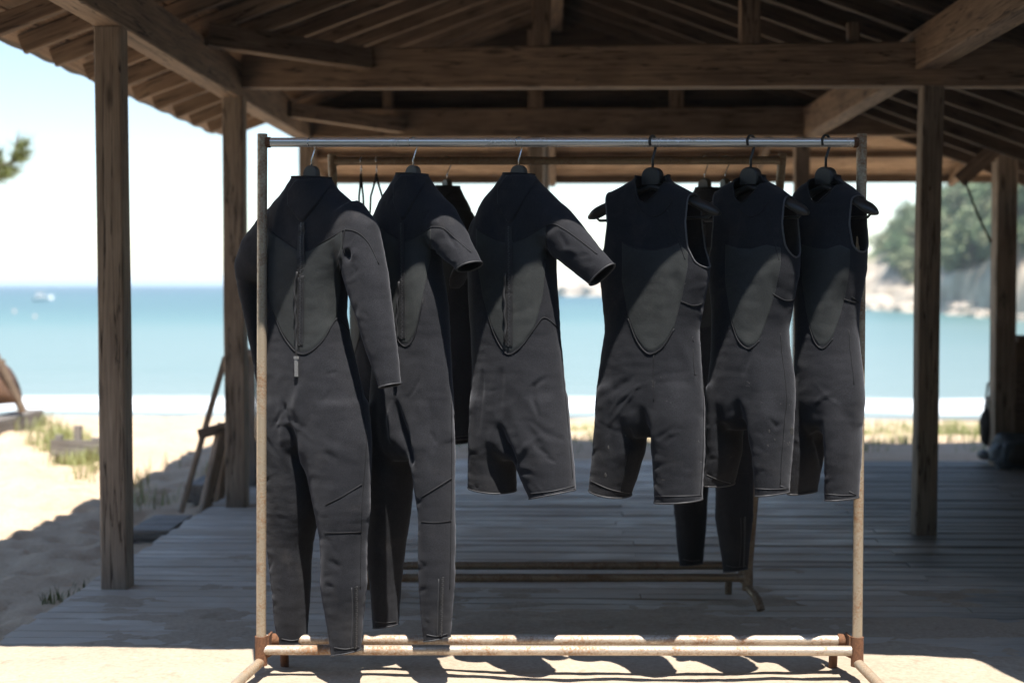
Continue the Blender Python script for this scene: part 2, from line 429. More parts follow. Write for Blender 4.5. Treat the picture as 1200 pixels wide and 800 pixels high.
# struts standing on the front tie
def on_tie(px): 
    # depth of the tie where the photograph shows the strut
    for k in range(101):
        q = a0 + (ext - a0) * (k / 100)
        s = (CAMR.transposed() @ (q - EYE)); x = 600 + F * s.x / -s.z
        if x >= px: return q
    return ext
q = on_tie(629); timber('king_post', (q.x, q.y, q.z + 0.10), (q.x, q.y, RZ - 0.02), 0.098, 0.09, M_BEAM, PH, up=(0, 1, 0))
for px, w in ((868, 0.10), (993, 0.06), (1082, 0.05)):
    q = on_tie(px); timber('strut', (q.x, q.y, q.z + 0.10), (q.x, q.y, roof_z(q.x) - 0.06), w, w, M_BEAM, PH, up=(0, 1, 0))
for x, nm, w in ((-0.135, 'king_post', 0.11), (0.87, 'strut', 0.1), (-1.2, 'strut', 0.07)):
    timber(nm, (x, 10.28, 2.505), (x, 10.28, roof_z(x) - 0.05), w, w, M_BEAM, PH, up=(0, 1, 0))
# corner braces lying flat between side beam and tie
timber('corner_brace', (-1.76, 7.15, 2.50), (-1.02, 7.79, 2.475), 0.09, 0.115, M_BEAM, PH, seed=2)
timber('corner_brace', (-1.76, 9.35, 2.40), (-1.10, 10.2, 2.38), 0.085, 0.10, M_BEAM, PH, seed=3)
# ridge, purlins, rafters
timber('ridge_beam', (0, 3.9, RZ - 0.02), (0, 10.7, RZ - 0.02), 0.1, 0.14, M_BEAM, PH)
RW, RH = 0.048, 0.085
yy = 4.35
while yy < 10.75:
    for sgn, xe in ((-1, -2.43), (1, 3.5)):
        j = random.uniform(-0.015, 0.015)
        timber('rafter', (sgn * 0.03, yy + j, roof_z(0) + 0.075), (xe + random.uniform(-.02, .02), yy + j, roof_z(xe) + 0.075), RW, RH, M_RAFT if sgn < 0 else M_SHADE, PH, seed=int(yy * 3) % 4)
    yy += 0.43
# roof boards laid along the ridge direction
slope = math.sqrt(1 + PITCHR ** 2)
for sgn, xe in ((-1, -2.56), (1, 3.6)):
    nb = int(abs(xe) * slope / 0.168)
    for k in range(nb):
        xm = sgn * (k + 0.5) * 0.168 / slope
        nrm = Vector((sgn * PITCHR, 0, 1)).normalized()
        timber('roof_board', (xm, 4.32, roof_z(xm) + 0.14), (xm, 10.72, roof_z(xm) + 0.14), 0.163, 0.016, M_ROOF if k > 10 and sgn < 0 else M_SHADE, PH, up=nrm, seed=k % 6, jit=0.003)
M_FELT = flat('roof_felt', (0.13, 0.115, 0.10), 0.9)
# ragged roof covering, sagging a little between the rafter tails
def cover(sgn, xe):
    mb = MB(); ys = np.arange(4.28, 10.78, 0.04); xs = np.linspace(0, abs(xe), 12)
    V = []
    for yy in ys:
        for x in xs:
            edge = (x / abs(xe)) ** 3
            sag = -0.009 * edge * math.cos(2 * math.pi * (yy - 4.35 + 0.215) / 0.43) + 0.012 * edge * noise.noise(Vector((yy * 5, 1, 1)))
            V.append((sgn * x, yy, roof_z(x) + 0.165 + sag * 0.6))
    n = len(xs); Fc = [(j * n + i, j * n + i + 1, (j + 1) * n + i + 1, (j + 1) * n + i) for j in range(len(ys) - 1) for i in range(n - 1)]
    mb.add(V, Fc); o = mb.build('roof_covering', M_FELT, PH)
    sd = o.modifiers.new('thick', 'SOLIDIFY'); sd.thickness = 0.022; sd.offset = 1
    return o
cover(-1, -2.585); cover(1, 3.65)
# gable boarding above the back tie
for k in range(7):
    z = 2.44 + k * 0.125; z2 = min(z + 0.135, RZ + 0.1)
    h0, h1 = (RZ + 0.11 - z) / PITCHR, max(0.02, (RZ + 0.11 - z2) / PITCHR)
    V = [(sx * h, 10.37 + 0.022 * (k % 2) + dy, zz) for dy in (-.009, .009) for sx, h, zz in ((-1, h0, z), (1, h0, z), (1, h1, z2), (-1, h1, z2))]
    mb = MB(); mb.add(V, [(0, 1, 2, 3), (4, 5, 6, 7), (0, 1, 5, 4), (1, 2, 6, 5), (2, 3, 7, 6), (3, 0, 4, 7)]); mb.build('gable_board', M_SHADE, PH)
# pent roofs at both ends: boards across, rafters underneath
def pent(y0, z0, y1, z1, xa, xb, nb, skew=0.0, mt=M_ROOF):
    d = Vector((0, y1 - y0, z1 - z0)); n = Vector((0, -(z1 - z0), (y1 - y0))) 
    if n.z < 0: n = -n
    n.normalize(); wb = d.length / nb
    for k in range(nb):
        c0 = Vector((xa, y0, z0)) + d * ((k + 0.5) / nb)
        x = xa
        while x < xb - 0.05:
            L = min(random.choice((0.92, 1.36, 1.8)) if nb < 9 else xb - x, xb - x)
            timber('roof_board', (x, c0.y + skew * (x - xa), c0.z), (x + L - 0.004, c0.y + skew * (x + L - xa), c0.z), wb - 0.004, 0.018, mt, PH, up=n, seed=k % 5, jit=0.003)
            x += L
    ov = Matrix.Rotation(math.atan2(z1 - z0, y1 - y0), 4, 'X')
    mb = MB(); mb.box((0, 0, 0), (xb - xa - 0.01, d.length - 0.02, 0.012), ov); mb.build('roof_covering', M_FELT, PH, Matrix.Translation(Vector(((xa + xb) / 2, (y0 + y1) / 2 + skew * (xb - xa) / 2, (z0 + z1) / 2)) + n * 0.019) @ Matrix.Rotation(math.atan(skew), 4, 'Z'))
# back pent
BY0, BZa, BY1, BZb = 10.36, 2.36, 11.33, 2.10
pent(BY0, BZa, BY1, BZb, -1.84, 4.4, 6, mt=M_BOUNCE)
for t, hh in ((0.42, 0.05), (0.97, 0.06)):
    yy = BY0 + (BY1 - BY0) * t; zz = BZa + (BZb - BZa) * t - 0.032
    timber('batten', (-1.84, yy, zz), (4.4, yy, zz), 0.05, hh, M_BEAM, PH)
timber('verge_rafter', (-1.83, BY0 - 0.1, BZa - 0.055), (-1.83, BY1, BZb - 0.055), 0.05, 0.08, M_RAFT, PH)
for xx in (-0.02, 1.55, 3.1):
    timber('pent_rafter', (xx, BY0, BZa - 0.06), (xx, BY1 - 0.05, BZb - 0.05), 0.05, 0.07, M_RAFT, PH)
# front pent (its eave throws the straight edge of shade on the deck)
pent(4.01, 2.20, 5.3, 2.66, -2.4, 3.6, 9, skew=-0.022)
# side wall and low back wall at the far right
for k in range(13):
    z = 0.07 + k * 0.14
    timber('wall_board', (3.42 + .022 * (k % 2), 4.2, z), (3.42 + .022 * (k % 2), 9.9, z), 0.155, 0.02, M_BEAM, PH, up=(1, 0, 0), seed=k % 3)
for k in range(6):
    z = 0.075 + k * 0.14
    timber('wall_board', (3.19, 9.93 + .022 * (k % 2), z), (3.62, 9.93 + .022 * (k % 2), z), 0.155, 0.02, M_BEAM, PH, up=(0, 1, 0), seed=k % 3)
timber('sill_beam', (3.19, 9.93, 0.875), (3.6, 9.93, 0.875), 0.1, 0.05, M_BEAM, PH)
timber('brace_plank', at(1124, 212, 9.7), at(1170, 172, 9.62), 0.02, 0.10, M_RAFT, PH)
# downpipe beside the middle back post
mb = MB(); mb.tube([at(640, 200, 10.22) * 1.0 + Vector((0, 0, 0.2)), Vector((at(640, 200, 10.22).x, 10.22, 0.02))], 0.022, 12)
dp = mb.build('downpipe', flat('white_plastic_pipe', (0.75, 0.76, 0.78), 0.4, vary=0.06), None, None, True)
tag(dp, 'thin white pipe fixed upright beside the middle back post', 'pipe')
# rope hanging from the loose plank
mb = MB(); pts = [at(1131, 211, 9.66) + (at(1162, 284, 9.62) - at(1131, 211, 9.66)) * (k / 8) + Vector((0, 0, -0.03 * math.sin(math.pi * k / 8))) for k in range(9)]
mb.tube(pts, 0.008, 6)
tag(mb.build('rope', flat('dark_rope', (0.05, 0.045, 0.035), 0.9), None, None, True), 'dark rope running down from the sloping plank to the far right post', 'rope')

# ------------------------------------------------------------------ clothes racks
def fillet(p0, p1, p2, r, n=5):
    a = (p0 - p1).normalized(); b = (p2 - p1).normalized()
    s, e = p1 + a * r, p1 + b * r
    return [s.lerp(p1, t).lerp(p1.lerp(e, t), t) for t in [k / n for k in range(n + 1)]]

def make_rack(name, label, tl, tr, bl, br, rear, fr, ffoot, rfoot, rad, mats, group):
    """tl/tr = post tops, bl/br = post feet points where the base starts, rear = offset to the rear bar"""
    m_post, m_rail, m_bar, m_fit = mats
    root = empty(name, ((bl.x + br.x) / 2, bl.y, 0), 0, label, 'clothes rack', group)
    def part(nm, m, fn):
        mb = MB(); fn(mb); return smooth_angle(mb.build(nm, m, root))
    ux = (tr - tl).normalized()
    for top, bot in ((tl, bl), (tr, br)):
        part('upright', m_post, lambda mb: mb.tube([bot + (top - bot) * (k / 6) for k in range(7)], rad, 18))
    drop = Vector((0, 0, -0.026))
    rl = [tl + drop + ux * (rad * 0.7), tr + drop - ux * (rad * 0.7)]
    part('top_rail', m_rail, lambda mb: mb.tube([rl[0].lerp(rl[1], k / 8) for k in range(9)], rad * 0.93, 20))
    for s, p in ((1, rl[0]), (-1, rl[1])):
        part('weld_collar', m_fit, lambda mb: mb.tube([p, p + ux * s * 0.014], rad * 1.08, 16))
    zb = Vector((0, 0, 0.008))
    part('lower_rail', m_bar, lambda mb: mb.tube([bl + zb + ux * rad * .6 + (br - bl) * (k / 8) * 0.985 for k in range(9)], rad * 1.0, 20))
    rb0, rb1 = bl + rear, br + rear
    part('lower_rail', m_bar, lambda mb: mb.tube([rb0.lerp(rb1, k / 8) for k in range(9)], rad * 0.98, 20))
    for bot, s in ((bl, -1), (br, 1)):
        # sleeve around the foot of the upright
        part('sleeve', m_fit, lambda mb: mb.tube([bot + Vector((0, 0, 0.052)), bot + Vector((0, 0, -0.040))], rad * 1.25, 18))
        part('gusset', m_fit, lambda mb: (mb.box(bot + Vector((-s * 0.022, rear.y * 0.5, 0.022)), (0.006, abs(rear.y) * 0.96, 0.06))))
        # front foot: slants out and down to the floor
        f0 = bot + Vector((0, 0, -0.028)); f2 = bot + Vector((ffoot.x * s, ffoot.y, 0)); f2.z = rad * 0.9
        f1 = Vector((f0.x + ffoot.x * s * 0.78, f0.y + ffoot.y * 0.8, max(0.052, rad * 1.5)))
        pts = [f0] + fillet(f0, f1, f2, 0.03) + [f2]
        part('front_foot', m_post, lambda mb: mb.tube(pts, rad * 0.98, 16))
        r0 = bot + Vector((-s * 0.045, rfoot * 0.9, -0.002)); r1 = Vector((r0.x, bot.y + rfoot, 0.0))
        part('rear_foot', m_fit, lambda mb: mb.tube([r0, r1], rad * 0.9, 16))
        part('rear_collar', m_fit, lambda mb: mb.tube([bot + rear + Vector((-s * 0.012, 0, 0)), bot + rear + Vector((-s * 0.048, 0, 0))], rad * 1.28, 16))
        part('link_pipe', m_fit, lambda mb: mb.tube([bot + Vector((0, 0, -0.012)), bot + Vector((-s * 0.045, rfoot * 0.9, -0.012))], rad * 0.85, 14))
    return root

RY = 4.39
tl, tr = at(307.5, 157, RY), at(1010, 157, RY)
bl, br = at(306, 764, RY), at(1004.5, 765, RY)
RAIL_Z = (tl.z + tr.z) / 2 - 0.026
front_rack = make_rack('clothes_rack', 'tan rusty pipe rack in front holding the sunlit wetsuits', tl, tr, bl, br, Vector((0, 0.06, 0.026)), None, Vector((0.05, -0.27, 0)), 0.155, 0.0155, (M_PIPE, M_RAIL, M_BARP, M_RUST), 'wetsuit racks')
BRY = 5.5
btl, btr = at(389, 181, BRY), at(917, 180, BRY)
bbl, bbr = at(408, 679, BRY), at(876, 679, BRY)
BRAIL_Z = (btl.z + btr.z) / 2 - 0.026
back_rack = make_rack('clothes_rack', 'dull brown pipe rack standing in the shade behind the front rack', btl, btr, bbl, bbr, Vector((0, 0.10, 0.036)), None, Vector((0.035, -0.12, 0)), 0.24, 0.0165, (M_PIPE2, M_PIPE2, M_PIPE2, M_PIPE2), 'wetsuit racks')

# ------------------------------------------------------------------ wetsuits
def neoprene(name, c, rough, sheen, knit=1.0, stain=0.0, spec=0.25):
    m, nt, b = mat(name)
    v = coord(nt, 'Object')
    n = noi(nt, v, 9.0, 5, 0.6); fine = noi(nt, v, 420.0, 3, 0.7)
    cc = ramp(nt, n, [(0.3, tuple(q * 0.78 for q in c)), (0.7, tuple(q * 1.25 for q in c))])
    cc = mix(nt, 0.5 * knit, cc, ramp(nt, fine, [(0.35, tuple(q * 0.45 for q in c)), (0.65, tuple(q * 1.9 for q in c))]))
    dust = noi(nt, v, 3.2, 6, 0.7, 0.8)
    dm = math_(nt, 'MULTIPLY', ramp(nt, dust, [(0.52, (0, 0, 0)), (0.8, (1, 1, 1))]), 0.10)
    cc = mix(nt, dm, cc, (0.25, 0.22, 0.19))
    if stain:
        sp = noi(nt, v, 26.0, 4, 0.6, 1.0); sm = ramp(nt, sp, [(0.70, (0, 0, 0)), (0.75, (1, 1, 1))])
        cc = mix(nt, math_(nt, 'MULTIPLY', sm, stain), cc, (0.36, 0.34, 0.31))
    nt.links.new(cc, b.inputs['Base Color'])
    b.inputs['Roughness'].default_value = rough; b.inputs['Specular IOR Level'].default_value = spec
    b.inputs['Sheen Weight'].default_value = sheen; b.inputs['Sheen Roughness'].default_value = 0.45
    b.inputs['Sheen Tint'].default_value = (0.88, 0.90, 1.0, 1)
    w = noi(nt, v, 38.0, 4, 0.6, 0.5)
    bump(nt, b, math_(nt, 'ADD', math_(nt, 'MULTIPLY', fine, 0.35), w), 0.35, 0.003)
    return m
M_NEO = neoprene('charcoal_neoprene_jersey', (0.0212, 0.0216, 0.0250), 0.8, 0.14, spec=0.05)
M_NEO2 = neoprene('worn_charcoal_neoprene', (0.0190, 0.0196, 0.0228), 0.8, 0.12, stain=0.18, spec=0.05)
M_SKIN = neoprene('smooth_grey_rubber_skin', (0.034, 0.0365, 0.037), 0.6, 0.04, knit=0.5, spec=0.12)
M_SEAM = flat('black_seam_tape', (0.014, 0.014, 0.016), 0.75, spec=0.25, vary=0.2)
M_BIND = flat('grey_edge_binding', (0.04, 0.04, 0.044), 0.6, vary=0.3, scale=200)
M_STIT = flat('pale_edge_binding', (0.075, 0.075, 0.08), 0.5, vary=0.4, scale=300)
M_SCUFF = flat('pale_scuff', (0.045, 0.044, 0.042), 0.9, vary=0.7, scale=400)
M_TAPE = flat('black_zip_tape', (0.014, 0.014, 0.016), 0.7)
M_TEETH = flat('zip_teeth', (0.075, 0.075, 0.08), 0.4, 0.2, vary=0.4, scale=300)
M_PULL = flat('grey_webbing', (0.20, 0.20, 0.20), 0.7, vary=0.3, scale=200)
M_METAL = flat('chrome_wire', (0.6, 0.6, 0.6), 0.22, 1.0, vary=0.1)
M_HANG = flat('grey_brown_plastic', (0.075, 0.068, 0.058), 0.5, vary=0.15)
M_HBLK = flat('black_plastic', (0.018, 0.018, 0.018), 0.4, vary=0.3, scale=120, bmp=0.1)

class Suit:
    def __init__(s, name, px0, theta, label, group, yoff=0.0):
        s.O = at(px0, 168, RY + yoff); s.O.z = RAIL_Z
        s.th = R(theta)
        s.root = empty(name, s.O, -s.th, label, 'wetsuit', group)
        s.M = WM[s.root.name]; s.Mi = s.M.inverted()
        s.n = (s.M.to_3x3() @ Vector((0, 1, 0))); s.tubes = []; s.cuts = []
    def loc(s, px, py, off=0.0):
        """photograph pixel -> local point on the suit's hanging plane (shifted by off in local y)"""
        d = ray(px, py); P0 = s.O + s.n * off
        t = (P0 - EYE).dot(s.n) / d.dot(s.n)
        return s.Mi @ (EYE + d * t)
    def tube(s, rows, n=28, e=2.35):
        """rows: (xl, yl, xr, yr, half thickness, depth offset)"""
        rings = []
        for r in rows:
            if len(r) < 6: r = (r[1], r[0], r[2], r[0], r[3], r[4] if len(r) > 4 else 0.0)
            A, B = s.loc(r[0], r[1], r[5]), s.loc(r[2], r[3], r[5])
            c = (A + B) / 2; h = (B - A) / 2; b = r[4]
            w = h.length * math.cos(s.th)
            a = math.sqrt(max(w * w - (b * math.sin(s.th)) ** 2, (0.45 * w) ** 2)) / math.cos(s.th)
            u = h.normalized(); v = Vector((0, 1, 0)); ring = []
            for k in range(n):
                q = 2 * math.pi * k / n; cx, sx = math.cos(q), math.sin(q)
                px = math.copysign(abs(cx) ** (2 / e), cx); py = math.copysign(abs(sx) ** (2 / e), sx)
                ring.append(c + u * a * px + v * b * py)
            rings.append(ring)
        s.tubes.append(rings)
    def cut_hem(s, xl, yl, xr, yr, off=0.0, margin=0.014, depth=0.07, yr_=(-0.2, 0.2)):
        """box that slices the limb off along the line (xl,yl)-(xr,yr); outside lies to the right-hand side of the walk A->B seen from the front"""
        A, B = s.loc(xl, yl, off), s.loc(xr, yr, off)
        u = (B - A).normalized(); o = Vector((u.z, 0, -u.x))
        A = A - u * margin; B = B + u * margin
        s.cuts.append(([A, B, B + o * depth, A + o * depth], (yr_[0] + off, yr_[1] + off)))
    def cut_poly(s, pts, off=0.0, yr_=(-0.3, 0.3)):
        s.cuts.append(([s.loc(x, y, off) for x, y in pts], yr_))
    def body(s, creases=(), noise_amp=0.004, mats=None, voxel=0.0065, seed=0):
        mb = MB()
        for rings in s.tubes:
            n = len(rings[0]); V = [v for r in rings for v in r]; Fc = []
            for i in range(len(rings) - 1):
                for k in range(n): Fc.append((i * n + k, i * n + (k + 1) % n, (i + 1) * n + (k + 1) % n, (i + 1) * n + k))
            Fc.append(tuple(range(n))[::-1]); Fc.append(tuple((len(rings) - 1) * n + k for k in range(n)))
            mb.add(V, Fc)
        tmp = mb.build('tmp', M_NEO)
        md = tmp.modifiers.new('r', 'REMESH'); md.mode = 'VOXEL'; md.voxel_size = voxel
        md = tmp.modifiers.new('s', 'SMOOTH'); md.factor = 0.5; md.iterations = 14
        dg = bpy.context.evaluated_depsgraph_get(); me = bpy.data.meshes.new_from_object(tmp.evaluated_get(dg))
        bpy.data.objects.remove(tmp)
        # folds
        nv = len(me.vertices); co = np.empty(nv * 3); me.vertices.foreach_get('co', co); co = co.reshape(-1, 3)
        no = np.empty(nv * 3); me.vertices.foreach_get('normal', no); no = no.reshape(-1, 3)
        bvh = BVHTree.FromPolygons([tuple(c) for c in co], [tuple(p.vertices) for p in me.polygons])
        s.bvh = bvh; disp = np.zeros(nv)
        for pts, w, d in list(creases) + s.auto_creases(seed):
            P = np.array([tuple(s.hit(*p)[0]) for p in pts])
            best = np.full(nv, 9.0); par = np.zeros(nv); acc = 0.0; tot = max(np.linalg.norm(np.diff(P, axis=0), axis=1).sum(), 1e-6)
            for a, b in zip(P[:-1], P[1:]):
                ab = b - a; t = np.clip(((co - a) @ ab) / max(ab @ ab, 1e-9), 0, 1)
                dd = np.linalg.norm(co - a - t[:, None] * ab, axis=1)
                m_ = dd < best; par = np.where(m_, (acc + t * np.linalg.norm(ab)) / tot, par)
                best = np.minimum(best, dd); acc += np.linalg.norm(ab)
            tp = np.clip(4.0 * par * (1 - par), 0, 1) ** 0.7 * 0.9 + 0.1
            ww = w * (0.55 + 0.6 * tp)
            g = np.exp(-(best / ww) ** 2) - 0.22 * np.exp(-((best - 2.2 * ww) / (1.2 * ww)) ** 2)
            disp -= d * g * tp * (no[:, 1] < 0.3)
        for i in range(nv):
            p = Vector(co[i])
            disp[i] += noise_amp * noise.fractal(Vector((p.x * 8 + seed, p.y * 6, p.z * 5)), 1.0, 2.0, 3)
            disp[i] += 0.0011 * noise.noise(Vector((p.x * 22 + seed, p.y * 20, p.z * 55)))
        co = co + no * disp[:, None]
        me.vertices.foreach_set('co', co.ravel()); me.update()
        me.materials.clear(); me.materials.append(mats or M_NEO); me.materials.append(M_SEAM)
        me.polygons.foreach_set('material_index', [0] * len(me.polygons))
        o = put(bpy.data.objects.new('body', me), s.root, s.M)
        # open the hems, cuffs, neck and armholes
        for batch in ([c for c in s.cuts if len(c) == 2], [c for c in s.cuts if len(c) == 3]):
            if not batch: continue
            cb = MB()
            for c_ in batch:
                poly, yr_ = c_[:2]
                n = len(poly); V = [Vector((q.x, yr_[0], q.z)) for q in poly] + [Vector((q.x, yr_[1], q.z)) for q in poly]
                cb.add(V, [tuple(range(n)), tuple(range(n, 2 * n))[::-1]] + [(k, (k + 1) % n, (k + 1) % n + n, k + n) for k in range(n)])
            cut = cb.build('cut', [M_NEO, M_SEAM], None, s.M)
            cut.data.polygons.foreach_set('material_index', [1] * len(cut.data.polygons))
            md = o.modifiers.new('b', 'BOOLEAN'); md.operation = 'DIFFERENCE'; md.object = cut; md.solver = 'MANIFOLD'
            bpy.context.view_layer.update()
            dg = bpy.context.evaluated_depsgraph_get(); me2 = bpy.data.meshes.new_from_object(o.evaluated_get(dg))
            o.modifiers.clear(); o.data = me2; bpy.data.objects.remove(cut)
        bm = bmesh.new(); bm.from_mesh(me2)
        bmesh.ops.delete(bm, geom=[f for f in bm.faces if f.material_index == 1], context='FACES')
        bmesh.ops.remove_doubles(bm, verts=bm.verts, dist=0.0008)
        # drop small scraps
        seen = set(); isl = []
        for v0 in bm.verts:
            if v0 in seen: continue
            st = [v0]; seen.add(v0); cur = []
            while st:
                v = st.pop(); cur.append(v)
                for e in v.link_edges:
                    w = e.other_vert(v)
                    if w not in seen: seen.add(w); st.append(w)
            isl.append(cur)
        isl.sort(key=len)
        for cur in isl[:-1]: bmesh.ops.delete(bm, geom=cur, context='VERTS')
        for f in bm.faces: f.smooth = True; f.material_index = 0
        # boundary loops
        loops = []; be = {e for e in bm.edges if e.is_boundary}
        while be:
            e = be.pop(); ch = [e.verts[0].co.copy(), e.verts[1].co.copy()]; v = e.verts[1]
            while True:
                nx = [k for k in v.link_edges if k in be]
                if not nx: break
                k = nx[0]; be.discard(k); v = k.other_vert(v); ch.append(v.co.copy())
            loops.append(ch)
        bm.to_mesh(me2); bm.free(); me2.update()
        sd = o.modifiers.new('neoprene_thickness', 'SOLIDIFY'); sd.thickness = 0.0035; sd.offset = -1
        s.bvh = BVHTree.FromPolygons([tuple(v.co) for v in me2.vertices], [tuple(p.vertices) for p in me2.polygons])
        s.o = o; s.loops = [l for l in loops if sum((a - b).length for a, b in zip(l, l[1:])) > 0.12]
        return o
    def auto_creases(s, seed):
        """short shallow wrinkles scattered over the lower body and limbs"""
        rr = random.Random(seed * 7 + 1); out = []
        for rings in s.tubes:
            n = len(rings[0])
            for _ in range(7):
                i = rr.randrange(1, len(rings) - 1); r0, r1 = rings[i], rings[min(i + 1, len(rings) - 1)]
                f = rr.random(); A = (r0[0].lerp(r1[0], f)); B = (r0[n // 2].lerp(r1[n // 2], f))
                c = A.lerp(B, rr.uniform(0.2, 0.8)); L = (A - B).length * rr.uniform(0.12, 0.30)
                a = rr.choice((rr.gauss(0, 0.3), rr.gauss(0.9, 0.3), rr.gauss(-0.7, 0.3))); d = Vector((math.cos(a), 0, math.sin(a))) * L; bend = Vector((-d.z, 0, d.x)) * rr.uniform(-.3, .3)
                pts = []
                for q in (c - d, c - d * .4 + bend, c + d * .4 + bend, c + d):
                    w_ = s.M @ Vector((q.x, -0.07, q.z)); cc = CAMR.transposed() @ (w_ - EYE); pts.append((600 + F * cc.x / -cc.z, 400 - F * cc.y / -cc.z))
                out.append((pts, rr.uniform(.003, .007), rr.uniform(.001, .003) * rr.choice((1, 1, 1, -1))))
        return out
    def hit(s, px, py):
        """where the line of sight through a photograph pixel meets the cloth (local point, normal)"""
        o = s.Mi @ EYE; d = (s.Mi.to_3x3() @ ray(px, py)).normalized()
        p, n, i, t = s.bvh.ray_cast(o, d)
        if p is None:
            q = s.loc(px, py, -0.03); p, n, i, t = s.bvh.find_nearest(q)
        if n.y > 0.4: n = -n
        return p, n
    def panel(s, name, xs, top, bot, m, nu=30, nv=44, off=0.0016, parent=None):
        """a patch laid on the cloth between two edges given over x in the photograph"""
        def ev(pl, x): return float(np.interp(x, [p[0] for p in pl], [p[1] for p in pl]))
        mb = MB(); V = []
        for i in range(nu + 1):
            t = i / nu; t = 0.5 - 0.5 * math.cos(math.pi * t)
            x = xs[0] + (xs[1] - xs[0]) * t
            for j in range(nv + 1):
                yy = ev(top, x) + (ev(bot, x) - ev(top, x)) * j / nv
                p, n = s.hit(x, yy)
                edge = i in (0, nu) or j in (0, nv)
                V.append(p + n * (-0.0006 if edge else off))
        Fc = [(i * (nv + 1) + j, (i + 1) * (nv + 1) + j, (i + 1) * (nv + 1) + j + 1, i * (nv + 1) + j + 1) for i in range(nu) for j in range(nv)]
        Fc = [f for f in Fc if max((V[f[a]] - V[f[b]]).length for a, b in ((0, 1), (1, 2), (2, 3), (0, 3))) < 0.05]
        mb.add(V, Fc); return mb.build(name, m, parent or s.root, s.M, True)
    def path(s, pts, step=4.0):
        P = []
        for (x0, y0), (x1, y1) in zip(pts, pts[1:]):
            L = math.hypot(x1 - x0, y1 - y0); n = max(1, int(L / step))
            for k in range(n): P.append((x0 + (x1 - x0) * k / n, y0 + (y1 - y0) * k / n))
        P.append(pts[-1]); out = []; last = None
        for q in P:
            p, n = s.hit(*q)
            if last is None or (p - last).length < 0.06: out.append((p, n)); last = p
        return out
    def seam(s, pts, r=0.0017, m=None, name='seam', parent=None, off=0.0003):
        P = s.path(catmull(pts)); mb = MB(); mb.tube([p + n * off for p, n in P], r, 6)
        return mb.build(name, m or M_SEAM, parent or s.root, s.M, True)
    def strip(s, pts, w, m, name, off=0.002, thick=0.0015, parent=None):
        P = s.path(pts, 3.0); V, Fc = [], []
        for i, (p, n) in enumerate(P):
            t = (P[min(i + 1, len(P) - 1)][0] - P[max(i - 1, 0)][0]).normalized(); a = t.cross(n).normalized() * (w / 2)
            V += [p - a + n * off, p - a + n * (off + thick), p + a + n * (off + thick), p + a + n * off]
        for i in range(len(P) - 1):
            for k in range(4): Fc.append((i * 4 + k, i * 4 + (k + 1) % 4, i * 4 + 4 + (k + 1) % 4, i * 4 + 4 + k))
        Fc += [(0, 1, 2, 3), tuple(len(V) - 4 + k for k in range(4))[::-1]]
        mb = MB(); mb.add(V, Fc); return mb.build(name, m, parent or s.root, s.M)
    def zipper(s, pts, w=0.022, teeth=True, name='zipper', m=None):
        z = s.strip(pts, w, m or M_TAPE, name, 0.0022, 0.0015)
        if teeth:
            P = s.path(pts, 2.2); mb = MB()
            for i, (p, n) in enumerate(P):
                t = (P[min(i + 1, len(P) - 1)][0] - P[max(i - 1, 0)][0]).normalized(); a = t.cross(n).normalized()
                B = Matrix((a, t, n)).transposed()
                mb.box(p + n * 0.0045 + a * (0.0007 if i % 2 else -0.0007), (0.0056, 0.0034, 0.0022), B)
            te = mb.build('zip_teeth', M_TEETH, z, s.M); te['kind'] = 'stuff'
        return z
    def bindings(s, r=0.0026, m=None, pale=()):
        for l in s.loops:
            zs = [p.z for p in l]; zc = sum(zs) / len(zs); xc = sum(p.x for p in l) / len(l)
            P = [l[0]]
            for p in l[1:]:
                if (p - P[-1]).length > 0.006: P.append(p)
            sm = [(P[(i - 1) % len(P)] + P[i] * 2 + P[(i + 1) % len(P)]) / 4 for i in range(len(P))]
            mb = MB(); mb.tube(sm + [sm[0]], r, 6, cap=False)
            arm = (max(zs) - min(zs) > 0.1) and zc > -0.6
            nm = 'armhole_binding' if arm else ('collar_edge' if zc > -0.22 else 'hem_binding')
            mb.build(nm, (M_STIT if arm else m or M_BIND) if nm != 'collar_edge' else M_SEAM, s.root, s.M, True)

def catmull(pts, n=5):
    if len(pts) < 3: return list(pts)
    out = []; P = [pts[0]] + list(pts) + [pts[-1]]
    for i in range(1, len(P) - 2):
        p0, p1, p2, p3 = P[i - 1:i + 3]
        for k in range(n):
            t = k / n
            out.append(tuple(0.5 * (2 * b + (c - a) * t + (2 * a - 5 * b + 4 * c - d) * t * t + (3 * b - a - 3 * c + d) * t ** 3) for a, b, c, d in zip(p0, p1, p2, p3)))
    out.append(pts[-1]); return out

def pull_cord(s, pts, tab=True):
    """zip leash: thin cord along the zip, webbing tab at the end"""
    z = [c for c in s.root.children if c.name.startswith('zipper')][0]
    P = s.path(pts, 3.0); V = []
    mb = MB(); mb.tube([p + n * (0.010 + 0.002 * math.sin(i * 0.9)) + Vector((0.0015 * math.sin(i * 0.7), 0, 0)) for i, (p, n) in enumerate(P)], 0.0042, 7, squash=(1.0, 0.6))
    mb.build('pull_cord', M_TAPE, z, s.M, True)
    if tab:
        p, n = P[-1]; mb = MB(); q = p + n * 0.011
        mb.box(q + Vector((0, 0, -0.028)), (0.012, 0.004, 0.055)); mb.box(q + Vector((0, 0, 0.002)), (0.016, 0.006, 0.008))
        mb.build('pull_tab', M_PULL, z, s.M)

BG = 'wetsuits on the front rack'
